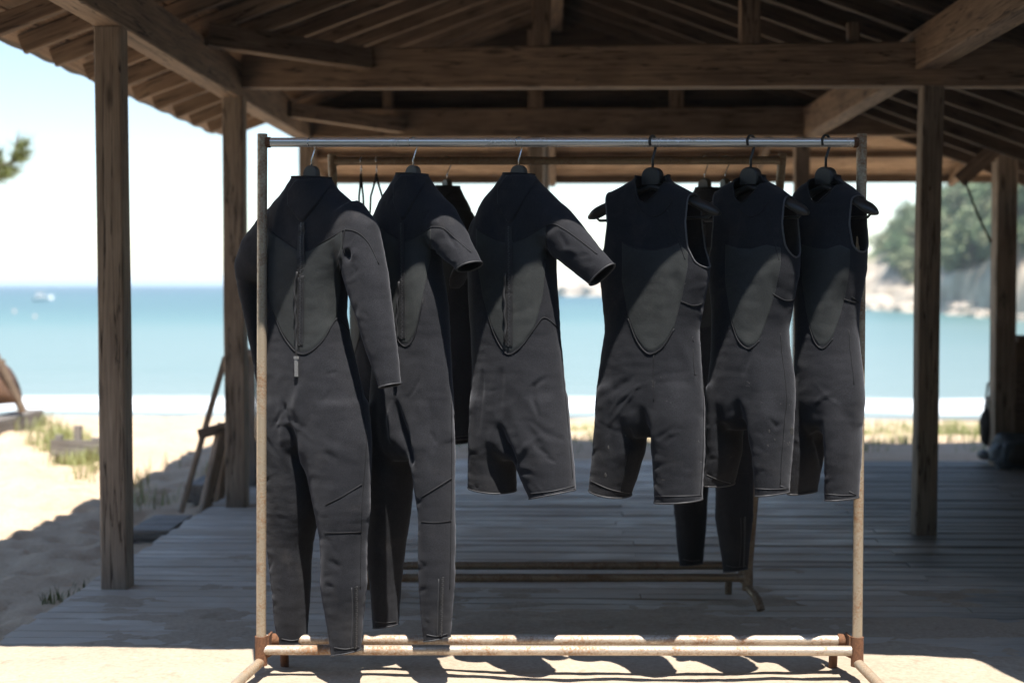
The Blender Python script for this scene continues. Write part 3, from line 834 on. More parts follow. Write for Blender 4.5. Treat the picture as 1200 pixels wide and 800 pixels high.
# ---- 1: long suit, long sleeves
s1 = Suit('wetsuit', 365, 35, 'long-sleeved full wetsuit hanging leftmost on the front rack, seen from the zipped back', BG)
s1.tube([(188, 350, 384, .045), (208, 346, 386, .052), (222, 337, 396, .06), (240, 322, 414, .065), (262, 312, 425, .07), (290, 309, 414, .078), (330, 309, 405, .082), (370, 310, 403, .08), (400, 310, 408, .08), (440, 311, 418, .086), (480, 311, 427, .09), (512, 312, 432, .086), (524, 318, 427, .078), (536, 328, 418, .05)])
s1.tube([(470, 312, 366, .088), (520, 313, 372, .088, .004), (560, 314, 373, .084, .008), (600, 316, 371, .078, .012), (640, 317, 363, .07, .015), (680, 321, 361, .062, .015), (720, 325, 358, .054, .015), (753, 328, 356, .048, .015), (778, 329, 355, .046, .015)])
s1.tube([(470, 356, 428, .085), (520, 352, 432, .085, -.01), (560, 365, 431, .078, -.015), (600, 373, 430, .072, -.02), (628, 378, 427, .066, -.02), (650, 380, 427, .066, -.02), (685, 380, 427, .066, -.02), (720, 385, 424, .058, -.02), (763, 391, 421, .048, -.02), (788, 393, 420, .046, -.02)])
s1.tube([(385, 275, 420, 232, .055, 0), (394, 292, 442, 260, .06, 0), (402, 312, 448, 293, .058, -.005), (410, 341, 454, 326, .053, -.012), (421, 376, 459, 365, .049, -.018), (432, 416, 464, 405, .044, -.022), (445, 453, 468, 447, .036, -.025), (451, 476, 472, 470, .034, -.025)])
s1.tube([(330, 232, 345, 290, .05, 0), (310, 247, 330, 300, .055, .0), (289, 276, 318, 325, .052, .01), (279, 303, 305, 334, .048, .02), (282, 340, 308, 345, .045, .03), (291, 385, 312, 386, .04, .04), (299, 425, 316, 426, .036, .045), (303, 446, 318, 446, .034, .045), (306, 468, 320, 468, .034, .045)])
s1.cut_hem(340, 208, 392, 208, margin=0.02); s1.cuts[-1] = ([s1.loc(338, 208), s1.loc(394, 208), s1.loc(394, 180), s1.loc(338, 180)], (-.2, .2))
s1.cut_hem(328, 754, 356, 754, .015); s1.cut_hem(391, 765, 421, 762, -.02); s1.cut_hem(445, 455, 469, 448, -.025); s1.cut_hem(303, 448, 318, 448, .045, margin=0.006)
kn = [([(381, y), (424, y - 2)], .0045, .0024) for y in (606, 614, 621, 630, 637, 645)]
s1.body(creases=kn + [([(338, 496), (342, 515), (350, 545)], .017, .022), ([(352, 450), (348, 475), (356, 500)], .018, -.008), ([(382, 438), (395, 436)], .004, .003), ([(386, 458), (381, 470)], .005, .003), ([(330, 470), (338, 495)], .01, .006),
    ([(400, 470), (396, 520)], .012, .004), ([(406, 292), (408, 306)], .010, .016), ([(425, 352), (458, 343)], .006, .004), ([(428, 362), (460, 356)], .005, .003), ([(318, 590), (362, 575)], .007, .003), ([(318, 620), (360, 622)], .006, .0025), ([(380, 520), (420, 540)], .012, -.004)], seed=1)
s1.panel('back_panel', (313, 401), [(313, 268), (335, 284), (354, 294), (360, 294), (378, 284), (401, 270)], [(313, 330), (318, 360), (330, 390), (343, 408), (354, 414), (366, 410), (380, 396), (394, 374), (399, 340), (401, 300)], M_SKIN)
s1.panel('collar_flap', (338, 388), [(338, 226), (347, 210), (380, 209), (388, 213)], [(338, 240), (350, 259), (356, 260), (372, 240), (388, 217)], M_NEO, 22, 20, 0.006)
s1.seam([(313, 268), (335, 284), (356, 295), (378, 284), (404, 269)]); s1.seam([(318, 360), (330, 390), (343, 409), (354, 415), (366, 411), (380, 397), (395, 373), (409, 388)], 0.0022)
s1.seam([(404, 269), (418, 272), (432, 285), (444, 310)]); s1.seam([(404, 269), (402, 285), (404, 298)], 0.0022); s1.seam([(409, 388), (420, 440), (429, 510), (426, 566), (424, 600), (422, 690)], 0.0014)
s1.seam([(382, 591), (400, 582), (424, 567)], 0.002); s1.seam([(381, 624), (400, 624), (423, 623)], 0.0018)
s1.zipper([(354, 262), (353, 300), (353, 350), (352, 404)], 0.026)
pull_cord(s1, [(350, 318), (348, 340), (349, 380), (350, 420)])
az = s1.zipper([(417, 687), (417, 720), (416, 758)], 0.014, True, 'ankle_zip'); s1.seam([(412, 688), (413, 720), (411, 760)], 0.0015, M_BIND)
s1.seam([(392, 758), (405, 760), (420, 757)], .0015, M_BIND, 'hem_stitch'); s1.seam([(330, 748), (342, 750), (354, 748)], .0015, M_BIND, 'hem_stitch')
s1.bindings()
# ---- 2: long legs, short sleeves
s2 = Suit('wetsuit', 484, 43, 'short-sleeved long-legged wetsuit hanging second from left, with ankle zip', BG)
s2.tube([(186, 471, 498, .045), (204, 468, 499, .05), (218, 459, 508, .056), (236, 447, 523, .062), (256, 440, 530, .068), (285, 438, 514, .075), (320, 439, 517, .078), (360, 441, 522, .078), (400, 442, 524, .078), (440, 439, 527, .082), (480, 436, 529, .086), (515, 435, 530, .082), (527, 440, 526, .074), (539, 450, 516, .05)])
s2.tube([(470, 437, 482, .084), (520, 435, 484, .083, .003), (560, 436, 481, .078, .006), (600, 435, 478, .073, .01), (640, 433, 472, .066, .012), (680, 436, 468, .058, .012), (731, 439, 465, .047, .012), (756, 440, 464, .044, .012)])
s2.tube([(470, 478, 529, .075), (520, 480, 530, .076, -.01), (560, 487, 530, .07, -.015), (600, 492, 530, .066, -.015), (640, 492, 531, .064, -.015), (680, 493, 531, .062, -.015), (720, 496, 528, .054, -.015), (748, 499, 525, .046, -.015), (772, 500, 524, .044, -.015)])
s2.tube([(488, 275, 508, 216, .05, 0), (501, 288, 527, 233, .057, 0), (508, 297, 541, 257, .053, -.006), (521, 308, 553, 281, .047, -.010), (536, 320, 563, 302, .042, -.012), (550, 336, 576, 322, .042, -.012)])
s2.tube([(466, 225, 456, 285, .05, 0), (445, 245, 442, 296, .055, .01), (428, 275, 436, 310, .05, .03), (416, 300, 432, 322, .048, .05), (404, 318, 426, 340, .046, .06)])
s2.cuts.append(([s2.loc(455, 204), s2.loc(512, 204), s2.loc(512, 178), s2.loc(455, 178)], (-.2, .2)))
s2.cut_hem(439, 733, 465, 733, .012); s2.cut_hem(499, 749, 525, 747, -.015); s2.cut_hem(536, 321, 564, 302, -.016, margin=.02); s2.cut_hem(415, 305, 432, 325, .05, margin=.012)
kn = [([(494, y), (528, y - 3)], .0045, .0024) for y in (600, 608, 616, 624)] + [([(437, y), (470, y + 2)], .0045, .0024) for y in (586, 594, 602, 611)]
s2.body(creases=kn + [([(463, 470), (470, 500), (483, 545)], .016, .018), ([(456, 480), (460, 520)], .012, -.008), ([(508, 292), (512, 305)], .010, .012), ([(505, 505), (512, 520)], .005, .004), ([(520, 268), (534, 290)], .006, .005), ([(503, 470), (507, 530)], .012, .005), ([(440, 540), (470, 560)], .01, .004)], seed=9)
s2.panel('back_panel', (447, 505), [(447, 268), (460, 276), (474, 282), (490, 276), (505, 268)], [(447, 300), (452, 350), (460, 385), (470, 402), (478, 404), (486, 392), (495, 350), (505, 300)], M_SKIN)
s2.panel('collar_flap', (462, 500), [(462, 216), (470, 204), (496, 204), (500, 208)], [(462, 238), (469, 258), (474, 258), (486, 236), (500, 212)], M_NEO, 20, 20, 0.006)
s2.seam([(447, 268), (460, 276), (474, 283), (490, 276), (506, 266)]); s2.seam([(452, 350), (460, 386), (470, 403), (478, 405), (486, 393), (496, 350)], .0022); s2.seam([(506, 266), (520, 268), (536, 282), (552, 296)], .0016)
s2.seam([(494, 582), (510, 572), (529, 560)], .002); s2.seam([(494, 611), (510, 612), (528, 610)], .0018); s2.seam([(529, 470), (529, 560), (528, 640), (527, 690)], .0014)
s2.zipper([(471, 262), (471, 300), (472, 350), (472, 396)], 0.024)
pull_cord(s2, [(470, 330), (468, 360), (467, 400), (467, 425)])
s2.zipper([(518, 676), (517, 710), (516, 744)], 0.014, True, 'ankle_zip'); s2.seam([(514, 678), (513, 710), (512, 745)], .0015, M_BIND)
s2.seam([(500, 743), (512, 745), (524, 742)], .0015, M_BIND, 'hem_stitch'); s2.seam([(440, 728), (452, 729), (464, 728)], .0015, M_BIND, 'hem_stitch')
s2.seam([(533, 315), (546, 309), (559, 297)], .0015, M_BIND, 'hem_stitch')
s2.bindings()
# ---- 3: spring suit
s3 = Suit('wetsuit', 608, 36, 'short-sleeved knee-length wetsuit hanging third from left, seen from its zipped back', BG)
s3.tube([(186, 595, 623, .045), (204, 592, 625, .05), (218, 582, 636, .058), (236, 566, 657, .065), (256, 556, 664, .07), (285, 549, 650, .078), (320, 550, 651, .08), (360, 552, 655, .08), (400, 554, 656, .08), (440, 555, 660, .084), (480, 553, 664, .088), (515, 552, 668, .084), (526, 560, 660, .074), (538, 575, 645, .05)])
s3.tube([(465, 554, 606, .087), (520, 552, 606, .085, .002), (550, 551, 603, .08, .004), (551, 567, 604, 578, .077, .004), (551, 590, 605, 601, .077, .004)])
s3.tube([(465, 588, 664, .082), (520, 597, 669, .082, -.012), (550, 607, 672, .076, -.015), (621, 584, 674, 574, .07, -.015), (626, 606, 678, 596, .07, -.015)])
s3.tube([(620, 280, 635, 217, .05, 0), (636, 290, 662, 236, .058, 0), (646, 300, 681, 258, .052, -.006), (668, 318, 702, 286, .041, -.010), (690, 335, 719, 306, .032, -.012), (706, 351, 734, 326, .032, -.012)])
s3.tube([(586, 225, 576, 285, .05, 0), (566, 245, 556, 296, .055, .015), (556, 272, 548, 310, .05, .05), (548, 295, 540, 328, .048, .085), (540, 315, 530, 345, .046, .11)])
s3.cuts.append(([s3.loc(578, 204), s3.loc(638, 204), s3.loc(638, 178), s3.loc(578, 178)], (-.2, .2)))
s3.cut_hem(551, 567, 604, 578, .004, margin=.008); s3.cut_hem(621, 584, 675, 574, -.015); s3.cut_hem(690, 336, 720, 307, -.016, margin=.02); s3.cut_hem(538, 318, 550, 292, .085, margin=.012)
s3.cuts[-1] = ([s3.loc(x, y, .09) for x, y in ((534, 322), (553, 292), (530, 280), (515, 320))], (-.02, .25))
s3.body(creases=[([(640, 442), (626, 452), (624, 468), (632, 488)], .006, .006), ([(584, 498), (590, 520), (604, 545)], .016, .02), ([(588, 430), (584, 490)], .012, .006), ([(596, 470), (606, 500), (618, 530)], .018, -.005), ([(618, 498), (630, 520), (644, 540)], .012, .005), ([(660, 515), (640, 508), (620, 492)], .008, .004), ([(640, 291), (643, 303)], .010, .014),
    ([(655, 272), (666, 292)], .006, .004), ([(566, 430), (562, 480), (560, 510)], .008, .005), ([(640, 535), (652, 542)], .004, .004), ([(605, 412), (652, 405)], .006, .002)], seed=17)
s3.panel('back_panel', (558, 640), [(558, 268), (575, 278), (596, 283), (616, 278), (640, 264)], [(558, 300), (566, 350), (578, 388), (590, 410), (599, 414), (612, 404), (626, 385), (636, 350), (640, 300)], M_SKIN)
s3.panel('collar_flap', (584, 628), [(584, 220), (593, 205), (620, 204), (628, 209)], [(584, 238), (594, 261), (600, 262), (614, 236), (628, 213)], M_NEO, 20, 20, 0.006)
s3.seam([(558, 268), (575, 278), (596, 284), (616, 278), (644, 263), (660, 268), (680, 282), (700, 298)], .0018); s3.seam([(566, 350), (578, 389), (590, 411), (599, 415), (612, 405), (628, 383), (638, 372), (654, 384)], .0022)
s3.seam([(642, 265), (640, 280), (642, 294)], .002); s3.seam([(655, 386), (660, 440), (667, 510), (671, 560)], .0014)
s3.zipper([(597, 266), (597, 300), (597, 350), (597, 405)], 0.026)
pull_cord(s3, [(594, 320), (593, 345), (594, 380), (594, 400)], False)
s3.seam([(622, 578), (648, 575), (673, 569)], .0015, M_BIND, 'hem_stitch'); s3.seam([(687, 331), (702, 323), (716, 302)], .0015, M_BIND, 'hem_stitch')
s3.bindings()

# ---- 4-6: sleeveless knee-length suits
def sleeveless(px0, th, label, T, LL, RL, lh, rh, neck, armR, armL, creases, chest, seams, matb, seed):
    s = Suit('wetsuit', px0, th, label, BG)
    s.tube(T); s.tube(LL); s.tube(RL)
    c = px0
    s.cuts.append(([s.loc(c - 34, 208), s.loc(c + 34, 204), s.loc(c + 34, 175), s.loc(c - 34, 175)], (-.25, .25)))
    s.cuts.append(([s.loc(x, y, -.03) for x, y in neck], (-.25, -.004), 'second pass'))
    s.cut_hem(*lh, .004, margin=.006); s.cut_hem(*rh, -.014)
    s.cut_poly(armR); s.cut_poly(armL)
    s.body(creases=creases, mats=matb, seed=seed)
    s.panel('chest_panel', chest[0], chest[1], chest[2], M_SKIN)
    for sm in seams: s.seam(*sm)
    s.bindings(0.0028)
    return s
def nb(c): return [(c - 19, 205), (c - 9, 236), (c - 1, 239), (c + 11, 226), (c + 17, 205), (c + 17, 180), (c - 19, 180)]
s4 = sleeveless(765, 34, 'sleeveless knee-length wetsuit hanging fourth from left, broad grey chest panel fully visible',
    [(188, 746, 785, .05), (210, 744, 787, .056), (219, 727, 802, .062), (232, 704, 824, .066), (262, 703, 830, .074), (290, 703, 833, .08), (320, 704, 832, .084), (355, 707, 825, .084), (386, 709, 820, .084), (420, 704, 822, .086), (460, 699, 825, .09), (486, 697, 827, .086), (498, 703, 822, .078), (510, 720, 806, .05)],
    [(450, 700, 757, .088), (490, 697, 760, .087, .002), (530, 694, 757, .082, .003), (690, 568, 741, 583, .078, .004), (687, 592, 738, 607, .078, .004)],
    [(450, 756, 825, .082), (490, 760, 827, .082, -.01), (530, 764, 827, .076, -.014), (586, 766, 824, .07, -.014), (612, 767, 823, .07, -.014)],
    (690, 569, 741, 584), (766, 587, 824, 586), nb(765),
    [(813, 226), (813, 262), (816, 290), (823, 308), (836, 320), (870, 322), (870, 215)], [(719, 226), (724, 262), (721, 290), (713, 310), (700, 324), (660, 324), (660, 215)],
    [([(752, 480), (754, 500), (760, 530)], .016, .018), ([(765, 440), (802, 435)], .005, .0025), ([(768, 449), (806, 446)], .005, .0025), ([(712, 470), (716, 530)], .01, .003), ([(738, 500), (741, 522)], .007, .005), ([(790, 320), (794, 340)], .012, .005), ([(700, 470), (745, 440)], .01, .003), ([(800, 400), (815, 450)], .012, -.003)],
    ((729, 806), [(729, 284), (745, 290), (765, 292), (785, 288), (795, 283), (806, 296)], [(729, 330), (736, 372), (746, 398), (757, 412), (766, 413), (778, 404), (790, 384), (799, 350), (806, 312)]),
    [([(729, 284), (745, 291), (765, 293), (785, 289), (795, 284)], .0016), ([(736, 373), (746, 399), (757, 413), (766, 414), (778, 405), (790, 385)], .0026), ([(782, 246), (790, 268), (798, 290), (803, 304)], .0022), ([(798, 353), (812, 358), (822, 356)], .0022), ([(766, 416), (766, 470)], .0012), ([(820, 390), (824, 460), (824, 520), (821, 580)], .0014),
     ([(741, 222), (748, 242), (762, 253), (776, 250), (789, 234)], .002), ([(768, 581), (795, 581), (822, 580)], .0015, M_BIND, 'hem_stitch'), ([(692, 563), (715, 573), (738, 578)], .0015, M_BIND, 'hem_stitch'), ([(739, 522), (733, 550), (728, 575)], .0015)], M_NEO2, 23)
s5 = sleeveless(880, 43, 'sleeveless knee-length wetsuit hanging fifth from left, pale scuffs on its right thigh', 
    [(188, 863, 899, .05), (210, 861, 901, .056), (219, 845, 916, .062), (232, 830, 934, .066), (262, 829, 938, .074), (290, 829, 940, .08), (320, 829, 939, .084), (353, 832, 932, .084), (383, 833, 927, .084), (410, 832, 929, .086), (442, 829, 934, .09), (470, 827, 936, .09), (490, 830, 933, .08), (502, 842, 922, .05)],
    [(450, 829, 872, .088), (490, 827, 875, .086, .002), (530, 827, 872, .081, .003), (827, 561, 858, 571, .077, .004), (826, 584, 857, 595, .077, .004)],
    [(450, 868, 934, .08), (490, 873, 936, .08, -.01), (530, 878, 933, .076, -.014), (578, 881, 929, .07, -.014), (604, 882, 928, .07, -.014)],
    (826, 561, 859, 572), (881, 579, 930, 578), nb(880),
    [(926, 226), (926, 262), (929, 288), (934, 304), (944, 316), (985, 320), (985, 215)], [(846, 226), (850, 262), (848, 290), (840, 310), (825, 324), (790, 324), (790, 215)],
    [([(864, 470), (867, 495), (874, 530)], .016, .018), ([(872, 428), (922, 420)], .005, .003), ([(874, 438), (924, 430)], .005, .003), ([(900, 490), (910, 500), (918, 495)], .006, .004), ([(880, 410), (870, 440)], .008, .004), ([(905, 320), (908, 350)], .012, .004)],
    ((850, 915), [(850, 286), (865, 290), (880, 291), (898, 286), (915, 290)], [(850, 330), (856, 372), (864, 396), (873, 406), (880, 407), (890, 398), (900, 372), (908, 345), (915, 310)]),
    [([(856, 373), (864, 397), (873, 407), (880, 408), (890, 399)], .0022), ([(897, 246), (902, 268), (909, 290), (913, 305)], .002), ([(905, 344), (920, 352), (931, 351)], .0024), ([(926, 390), (933, 450), (932, 520), (926, 572)], .0014), ([(858, 222), (864, 242), (876, 253), (890, 250), (902, 234)], .002), ([(883, 572), (905, 573), (927, 572)], .0015, M_BIND, 'hem_stitch'), ([(828, 556), (842, 562), (856, 566)], .0015, M_BIND, 'hem_stitch')], M_NEO2, 31)
s6 = sleeveless(968, 49, 'sleeveless knee-length wetsuit hanging rightmost on the front rack against the right upright',
    [(188, 951, 985, .05), (210, 949, 987, .056), (219, 935, 1002, .062), (232, 926, 1017, .066), (262, 926, 1019, .072), (290, 926, 1021, .078), (320, 926, 1020, .08), (353, 928, 1014, .08), (383, 929, 1012, .08), (411, 929, 1014, .082), (437, 928, 1018, .085), (470, 927, 1020, .086), (495, 930, 1017, .078), (507, 940, 1008, .05)],
    [(450, 928, 966, .084), (495, 927, 970, .082, .002), (530, 928, 965, .077, .003), (929, 573, 951, 580, .072, .004), (929, 596, 950, 603, .072, .004)],
    [(450, 955, 1018, .076), (495, 958, 1019, .076, -.01), (530, 961, 1017, .072, -.014), (583, 962, 1012, .066, -.014), (608, 963, 1011, .066, -.014)],
    (928, 572, 951, 580), (961, 583, 1013, 585), nb(968),
    [(1006, 226), (1005, 262), (1008, 288), (1014, 304), (1026, 315), (1060, 320), (1060, 215)], [(940, 226), (944, 262), (942, 290), (934, 310), (920, 324), (890, 324), (890, 215)],
    [([(958, 500), (960, 520), (962, 545)], .014, .014), ([(975, 452), (1000, 447)], .005, .0025), ([(972, 495), (1000, 498)], .005, .002), ([(990, 330), (985, 370)], .012, .004)],
    ((940, 996), [(940, 286), (955, 290), (968, 291), (984, 286), (996, 292)], [(940, 330), (946, 372), (953, 396), (960, 406), (967, 406), (976, 396), (984, 372), (991, 345), (996, 310)]),
    [([(946, 373), (953, 397), (960, 407), (967, 407), (976, 397)], .002), ([(988, 350), (1001, 354), (1013, 353)], .0022), ([(1010, 385), (1013, 440), (1012, 520), (1007, 578)], .0014), ([(948, 222), (954, 242), (965, 253), (977, 250), (988, 234)], .002), ([(964, 578), (988, 580), (1010, 579)], .0015, M_BIND, 'hem_stitch')], M_NEO, 41)

# faded print and salt scuffs
for x0, x1, y0, y1 in ((926, 930, 499, 511), (900.5, 902.5, 502, 508), (907, 909, 513, 517), (899, 901, 520, 524)):
    s5.panel('scuff', (x0, x1), [(x0, y0 + 2), ((x0 + x1) / 2, y0), (x1, y0 + 3)], [(x0, y1 - 3), ((x0 + x1) / 2, y1), (x1, y1 - 2)], M_SCUFF, 6, 8, 0.0007)
for x0, x1, y0, y1 in ((708, 711, 553, 560), (712, 714, 521, 527), (732, 734, 508, 512)):
    s4.panel('scuff', (x0, x1), [(x0, y0 + 2), ((x0 + x1) / 2, y0), (x1, y0 + 3)], [(x0, y1 - 3), ((x0 + x1) / 2, y1), (x1, y1 - 2)], M_SCUFF, 6, 8, 0.0007)
# ------------------------------------------------------------------ hangers
def make_hanger(name, O, th, label, group, kind, neck_dz, half, drop, railr=0.0145):
    """O = point on the rail axis; neck_dz = how far the hanger's shoulder block hangs below it"""
    root = empty(name, O, -th, label, 'hanger', group); M = WM[root.name]
    black = kind == 'black'
    r = 0.0042 if black else 0.0022
    cr = railr + r + 0.0006
    a = [Vector((0, math.cos(q) * cr, math.sin(q) * cr)) for q in [R(215 - k * 23) for k in range(0, 11)]]
    tail = [Vector((0, cr * 0.95, -0.012)), Vector((0.002, cr * 0.35, -0.032)), Vector((0, 0.0, -0.052)), Vector((0, 0, -neck_dz + 0.005))]
    mb = MB(); mb.tube(a + tail, r, 9)
    mb.build('hook', M_HBLK if black else M_METAL, root, M, True)
    m = M_HBLK if black else M_HANG
    # shoulder bar: lofted, fat ends on the black ones
    mb = MB(); secs = []
    for i in range(-14, 15):
        t = i / 14; x = half * t
        z = -neck_dz - (0.052 if black else 0.03) - drop * abs(t) ** 1.15
        if black: wy = 0.014 + 0.024 * abs(t) ** 1.8; wz = 0.010 + 0.013 * abs(t) ** 2
        else: wy = 0.011 + 0.006 * abs(t); wz = 0.010
        if abs(i) >= 12: k_ = (0.93, 0.72, 0.34)[abs(i) - 12]; wy *= k_; wz *= k_
        y = 0.0
        secs.append([Vector((x, y + wy * math.cos(q), z + wz * math.sin(q))) for q in [2 * math.pi * k / 14 for k in range(14)]])
    V = [v for r_ in secs for v in r_]; Fc = [(i * 14 + k, i * 14 + (k + 1) % 14, i * 14 + 14 + (k + 1) % 14, i * 14 + 14 + k) for i in range(28) for k in range(14)]
    Fc += [tuple(range(14))[::-1], tuple(28 * 14 + k for k in range(14))]
    mb.add(V, Fc); mb.build('shoulder_bar', m, root, M, True)
    # arched neck block
    mb = MB(); prof = []
    hw = 0.032 if black else 0.028
    for k in range(13):
        q = math.pi * k / 12; prof.append((hw * math.cos(q) * (1.0 if k not in (0, 12) else 1.02), -neck_dz - 0.030 + 0.036 * math.sin(q) ** 0.6))
    prof = [(hw * 0.98, -neck_dz - 0.044)] + prof + [(-hw * 0.98, -neck_dz - 0.044)]
    n = len(prof); th_ = 0.016 if black else 0.011
    V = [Vector((x, -th_ * 0.75, z)) for x, z in prof] + [Vector((x * 0.93, -th_, z - 0.003)) for x, z in prof] + [Vector((x, th_ * .75, z)) for x, z in prof] + [Vector((x * 0.93, th_, z - 0.003)) for x, z in prof]
    Fc = [tuple(range(n, 2 * n)), tuple(range(3 * n, 4 * n))[::-1]]
    for k in range(n):
        k2 = (k + 1) % n
        Fc += [(k, k2, n + k2, n + k), (2 * n + k, 2 * n + k2, 3 * n + k2, 3 * n + k), (k, k2, 2 * n + k2, 2 * n + k)]
    mb.add(V, Fc); smooth_angle(mb.build('neck_block', m, root, M), 35)
    if black:   # trouser bar under the shoulders
        mb = MB(); zb = -neck_dz - 0.052 - drop - 0.012
        mb.tube([Vector((-half * 0.9, 0, zb + 0.012)), Vector((-half * 0.84, 0, zb)), Vector((half * 0.84, 0, zb)), Vector((half * 0.9, 0, zb + 0.012))], 0.0045, 8)
        mb.build('trouser_bar', m, root, M, True)
    return root
HG = 'hangers on the front rack'
def hpos(s): return s.O.copy()
for s, lab in ((s1, 'grey plastic hanger with thin metal hook in the leftmost long-sleeved suit'), (s2, 'grey plastic hanger with thin metal hook in the second suit from left'), (s3, 'grey plastic hanger with thin metal hook in the third suit from left')):
    make_hanger('hanger', hpos(s), s.th, lab, HG, 'grey', 0.075, 0.105, 0.115)
for s, lab, hf in ((s4, 'black moulded hanger with thick hook in the fourth suit from left', 0.228), (s5, 'black moulded hanger with thick hook in the fifth suit from left', 0.205), (s6, 'black moulded hanger with thick hook in the rightmost suit', 0.188)):
    make_hanger('hanger', hpos(s), s.th, lab, HG, 'black', 0.083, hf, 0.088)

# ------------------------------------------------------------------ suits on the back rack (copies of the cuts seen in front)
BG2 = 'wetsuits on the back rack'
def back_suit(src, px, th, label, dz=0.0, dy=0.0):
    P = at(px, 190, BRY); P.z = BRAIL_Z + dz; P.y += dy
    M = Matrix.Translation(P) @ Matrix.Rotation(-R(th), 4, 'Z')
    return copy_tree(src.root, M, label, BG2)
def back_hanger(px, th, label, kind='grey'):
    P = at(px, 190, BRY); P.z = BRAIL_Z
    return make_hanger('hanger', P, R(th), label, 'hangers on the back rack', kind, 0.075, 0.105, 0.115, 0.0155)
back_suit(s3, 524, 62, 'black knee-length wetsuit on the back rack, seen between the second and third front suits')
back_hanger(524, 62, 'thin hook hanger on the back rack between the second and third front suits')
back_suit(s1, 834, 50, 'black long-legged wetsuit on the back rack, its legs showing below the fourth and fifth suits', 0.0)
back_hanger(826, 50, 'thin hook hanger on the back rack just right of the fourth front suit')
back_suit(s6, 850, 74, 'black sleeveless wetsuit on the back rack, half hidden behind the fifth front suit')
back_hanger(850, 74, 'thin hook hanger on the back rack beside the fifth front suit')
back_suit(s4, 436, 76, 'black sleeveless wetsuit on the back rack, hung by straps behind the second front suit', -0.11)
for px, lab in ((423, 'left one of two thin strap hangers on the back rack'), (441, 'right one of two thin strap hangers on the back rack')):
    P = at(px, 190, BRY); P.z = BRAIL_Z
    root = empty('strap_hanger', P, 0, lab, 'hanger', 'hangers on the back rack'); Mh = WM[root.name]
    mb = MB(); mb.tube([Vector((0, .018 * math.cos(R(q)), .018 * math.sin(R(q)))) for q in range(200, -20, -22)] + [Vector((0, .012, -.02)), Vector((0, 0, -.05))], 0.0024, 7)
    mb.build('hook', M_METAL, root, Mh, True)
    sp = 0.008 if px == 423 else 0.022
    for sg in (-1, 1):
        mb = MB(); mb.tube([Vector((0, 0, -.048)), Vector((sg * sp * .2, 0, -.075)), Vector((sg * sp, 0, -.135)), Vector((sg * sp * 1.2, 0.01, -.20))], 0.0042, 6)
        mb.build('strap', M_SEAM, root, Mh, True)

# ------------------------------------------------------------------ far shore: rocky headland with trees
def rock_mat():
    m, nt, b = mat('pale_coastal_rock')
    v = coord(nt, 'World')
    n = noi(nt, v, 0.35, 7, 0.65, 0.6); n2 = noi(nt, v, 0.12, 4, 0.55)
    c = ramp(nt, n, [(0.28, (0.17, 0.145, 0.12)), (0.5, (0.42, 0.355, 0.285)), (0.72, (0.58, 0.51, 0.43))])
    c = mix(nt, ramp(nt, n2, [(0.42, (0, 0, 0)), (0.6, (1, 1, 1))]), c, mix(nt, 1.0, c, (0.82, 0.80, 0.76), 'MULTIPLY'))
    pos = nd(nt, 'ShaderNodeSeparateXYZ', {0: nd(nt, 'ShaderNodeNewGeometry').outputs['Position']})
    g = ramp(nt, math_(nt, 'ADD', math_(nt, 'MULTIPLY', pos.outputs[2], 0.12), math_(nt, 'MULTIPLY', n, 0.7)), [(0.72, (0, 0, 0)), (0.95, (1, 1, 1))])
    c = mix(nt, g, c, (0.09, 0.12, 0.05))
    nt.links.new(c, b.inputs['Base Color']); b.inputs['Roughness'].default_value = 0.9
    bump(nt, b, n, 0.8, 0.6); return m
HP = [(560, 343, 0.5), (640, 345, 1.6), (700, 347, 3.2), (860, 354, 3.6), (1000, 361, 4.8), (1060, 364, 7.0), (1110, 366, 9.4), (1200, 375, 11.5), (1330, 386, 12.5), (1500, 400, 12.0)]
def hl(px, k): return float(np.interp(px, [h[0] for h in HP], [h[k] for h in HP]))
NS, NR = 110, 26; V = []
HTOP = {}
for i in range(NS):
    px = 560 + (1500 - 560) * i / (NS - 1)
    P = ground(px, hl(px, 1), SEA_Z); d = Vector((P.x, P.y, 0)).normalized(); D = math.hypot(P.x, P.y)
    H = hl(px, 2)
    for j in range(NR):
        r = j / (NR - 1)
        out = r ** 1.5 * (12 + H * 4.2)
        prof = (1 - math.exp(-r * 4.0)) * 0.55 + 0.55 * r
        q = P + d * out; z = SEA_Z - 0.6 + (H + 0.6) * prof
        rough = noise.fractal(Vector((q.x * 0.13, q.y * 0.13, z * 0.25)), 0.9, 2.1, 5)
        z += rough * H * 0.20 * min(1, r * 6); q = q - d * rough * H * 0.35 * min(1, r * 5) * (1 - r)
        V.append((q.x, q.y, z))
Fc = [(i * NR + j, (i + 1) * NR + j, (i + 1) * NR + j + 1, i * NR + j + 1) for i in range(NS - 1) for j in range(NR - 1)]
mb = MB(); mb.add(V, Fc); headland = mb.build('headland', rock_mat(), None, None, True); tag(headland, kind='structure')

